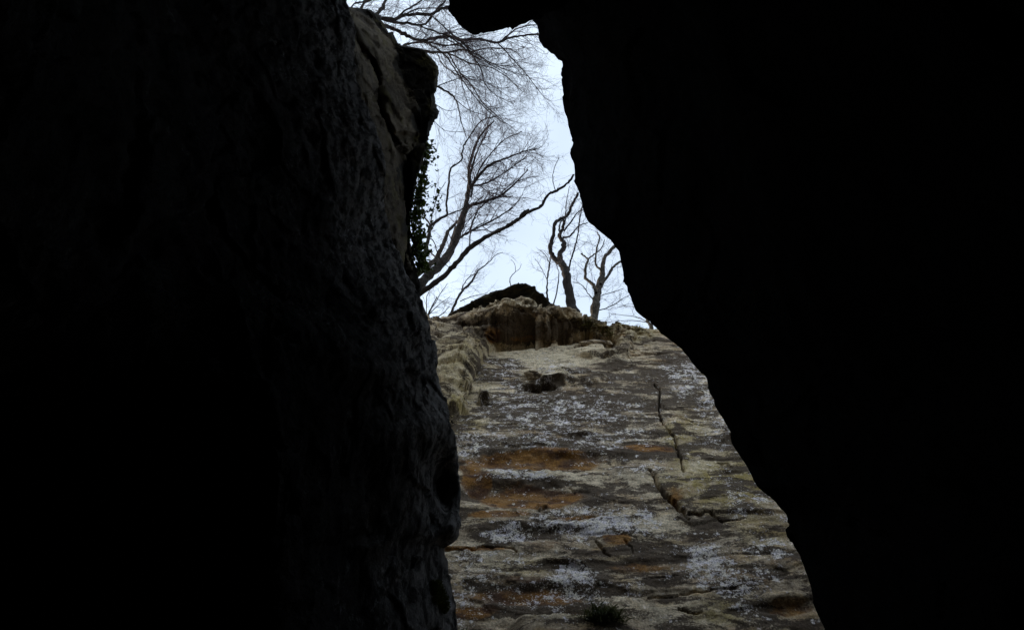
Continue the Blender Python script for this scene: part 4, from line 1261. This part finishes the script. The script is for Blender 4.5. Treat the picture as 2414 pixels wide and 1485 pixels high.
def surface_at(macro_xs, macro_zs, Yg, x, z):
    i = int(np.clip(np.searchsorted(macro_zs, z), 0, len(macro_zs) - 1)); j = int(np.clip(np.searchsorted(macro_xs, x), 0, len(macro_xs) - 1))
    return Yg[i, j]

def build_plants(cl):
    _, macro, h, xs, zs = cl
    Yg = 8.0 - h
    rng = np.random.default_rng(5)
    # grass tuft near the foot of the picture
    c = on_y(1424, 1462, 7.9)
    foot = np.array([c[0], surface_at(xs, zs, Yg, c[0], c[2]) - 0.05, c[2]])
    root = empty('grass_tuft', foot)
    tag(root, 'dark green grass tuft growing from a ledge low on the cliff', 'grass')
    spots = []
    for k in range(520):
        x = c[0] + rng.normal(0, 0.13); z = c[2] + rng.normal(0.02, 0.05) - 0.25 * abs(x - c[0])
        spots.append((x, surface_at(xs, zs, Yg, x, z) + 0.01, z))
    blades(foot, spots, rng, 0.18, 0.46, 0.012, (0, -0.6, 0.6), 1.5, 'blades', M['grass'], root)
    # small dark fern at the lower left corner of the cliff
    c = on_y(1095, 1480, 7.9)
    foot = np.array([c[0], surface_at(xs, zs, Yg, c[0], c[2]) - 0.03, c[2]])
    root = empty('fern', foot)
    tag(root, 'tiny dark fern at the bottom beside the left wall', 'fern')
    spots = [(c[0] + rng.normal(0, 0.02), foot[1] + 0.02, c[2] + rng.normal(0, 0.02)) for k in range(50)]
    blades(foot, spots, rng, 0.06, 0.16, 0.018, (0, -0.6, 0.5), 1.2, 'fronds', M['grass'], root)

def build_rim_tufts():
    rng = np.random.default_rng(15)
    o = bpy.data.objects['cliff']
    camp = Vector((0, 0, CAMZ))
    for px, py, n, wid, lab in ((1388, 768, 170, 26, 'yellowish grass hanging from the cliff rim below the sunlit tree'),
                                (1432, 785, 130, 20, 'olive grass tuft on the right shoulder of the cliff rim'),
                                (1508, 774, 110, 22, 'short mossy grass fringe on the rim beside the black right wall')):
        spots = []
        for k in range(n):
            x = px + rng.normal(0, wid * 0.5); y = py + rng.normal(0, 7)
            ok, loc, nor, _ = o.ray_cast(camp, (Vector(unproj(x, y, 1.0)) - camp).normalized())
            if ok: spots.append(tuple(loc))
        if len(spots) < 10: continue
        foot = np.array(spots).mean(0)
        root = empty('grass_tuft', foot)
        tag(root, lab, 'grass')
        blades(foot, spots, rng, 0.10, 0.32, 0.014, (0, -0.7, 0.25), 1.8, 'blades', M['dry_grass'], root)

def build_moss():
    rng = np.random.default_rng(8)
    foot = unproj(1036, 1432, 5.35)
    root = empty('moss', foot)
    tag(root, 'olive green moss cushion on the lower right edge of the left wall', 'moss')
    dg = bpy.context.evaluated_depsgraph_get()
    cen = []
    o = bpy.data.objects['cave_wall_left']
    camp = Vector((0, 0, CAMZ))
    for k in range(900):
        y = rng.uniform(1372, 1440); x = 1024 + (y - 1372) * 0.33 + rng.normal(0, 6.5) * (1 - abs((y - 1406) / 40) ** 2 * 0.6)
        d = Vector(unproj(x, y, 1.0)) - camp
        ok, loc, nor, _ = o.ray_cast(camp, d.normalized())
        if ok: cen.append((np.array(loc), np.array(nor)))
    if not cen: return
    V, F = [], []
    for p, n in cen:
        for j in range(4):
            d = n * (1 if n.dot(np.array(camp) - p) > 0 else -1) + rng.normal(0, 0.5, 3); d /= np.linalg.norm(d)
            s = np.cross(d, rng.normal(0, 1, 3)); s /= np.linalg.norm(s)
            q = p + rng.normal(0, 0.008, 3); hgt = rng.uniform(0.012, 0.035)
            b = len(V)
            V += [q - s * 0.004, q + s * 0.004, q + d * hgt]
            F.append((b, b + 1, b + 2))
    m = mesh_obj('cushion', np.array(V) - foot, np.array(F), M['moss'], root, False)
    m['kind'] = 'stuff'

# ------------------------------------------------------------------ build
build_ground()
build_hillside()
CL = build_cliff()
bpy.context.view_layer.update()
build_left_wall()
build_right_wall()
build_cave_back()
build_left_block()
outline_rock('jammed_boulder', [(1050, -120), (1056, -30), (1062, 10), (1072, 32), (1085, 52), (1097, 70), (1116, 80), (1150, 76), (1172, 81), (1195, 73), (1204, 66),
                              (1216, 68), (1226, 57), (1252, 45), (1300, 30), (1360, 0), (1360, -140), (1200, -190)],
             (1190, -40), 10.6, 0.35, 0.9, M['right'], 501, 0.05,
             'black boulder jammed overhead at the top, against the right wall', 'boulder')
outline_rock('capping_boulder', [(1040, 760), (1058, 738), (1092, 722), (1128, 702), (1165, 686), (1198, 676), (1212, 669), (1240, 666), (1256, 676), (1278, 694),
                               (1303, 716), (1320, 732), (1280, 742), (1200, 745), (1110, 758)],
             (1190, 722), 25.4, 0.25, 1.6, M['boulder'], 521, 0.10,
             'black mossy boulder lying like a peaked roof on top of the cliff', 'boulder',
             lambda px, py: -0.012 * (745 - py))
outline_rock('ledge', [(1236, 878), (1250, 871), (1262, 872), (1266, 881), (1290, 876), (1318, 880), (1334, 888), (1330, 900), (1304, 904), (1268, 899), (1244, 893)],
             (1284, 888), 18.85, 0.10, 0.6, M['cliff'], 541, 0.035, 'small pale overhanging lip with a black pocket beneath', None, None, CL[0])
for pts, c, t, lb in (([(1366, 806), (1400, 800), (1440, 804), (1446, 812), (1404, 816), (1372, 817)], (1404, 809), 20.75, 'thin brown shelf of rock below the cap'),
                      ([(1126, 938), (1136, 928), (1150, 932), (1156, 942), (1140, 946)], (1140, 937), 17.9, 'little three sided stone standing out of the wall'),
                      ([(1090, 906), (1098, 899), (1112, 904), (1114, 912), (1098, 914)], (1101, 907), 18.3, 'little pale stone standing out of the wall')):
    outline_rock('ledge', pts, c, t, 0.10, 0.55, M['cliff'], 560 + int(c[0]), 0.02, lb, None, None, CL[0])
build_trees()
build_ivy()
build_plants(CL)
build_rim_tufts()
build_moss()
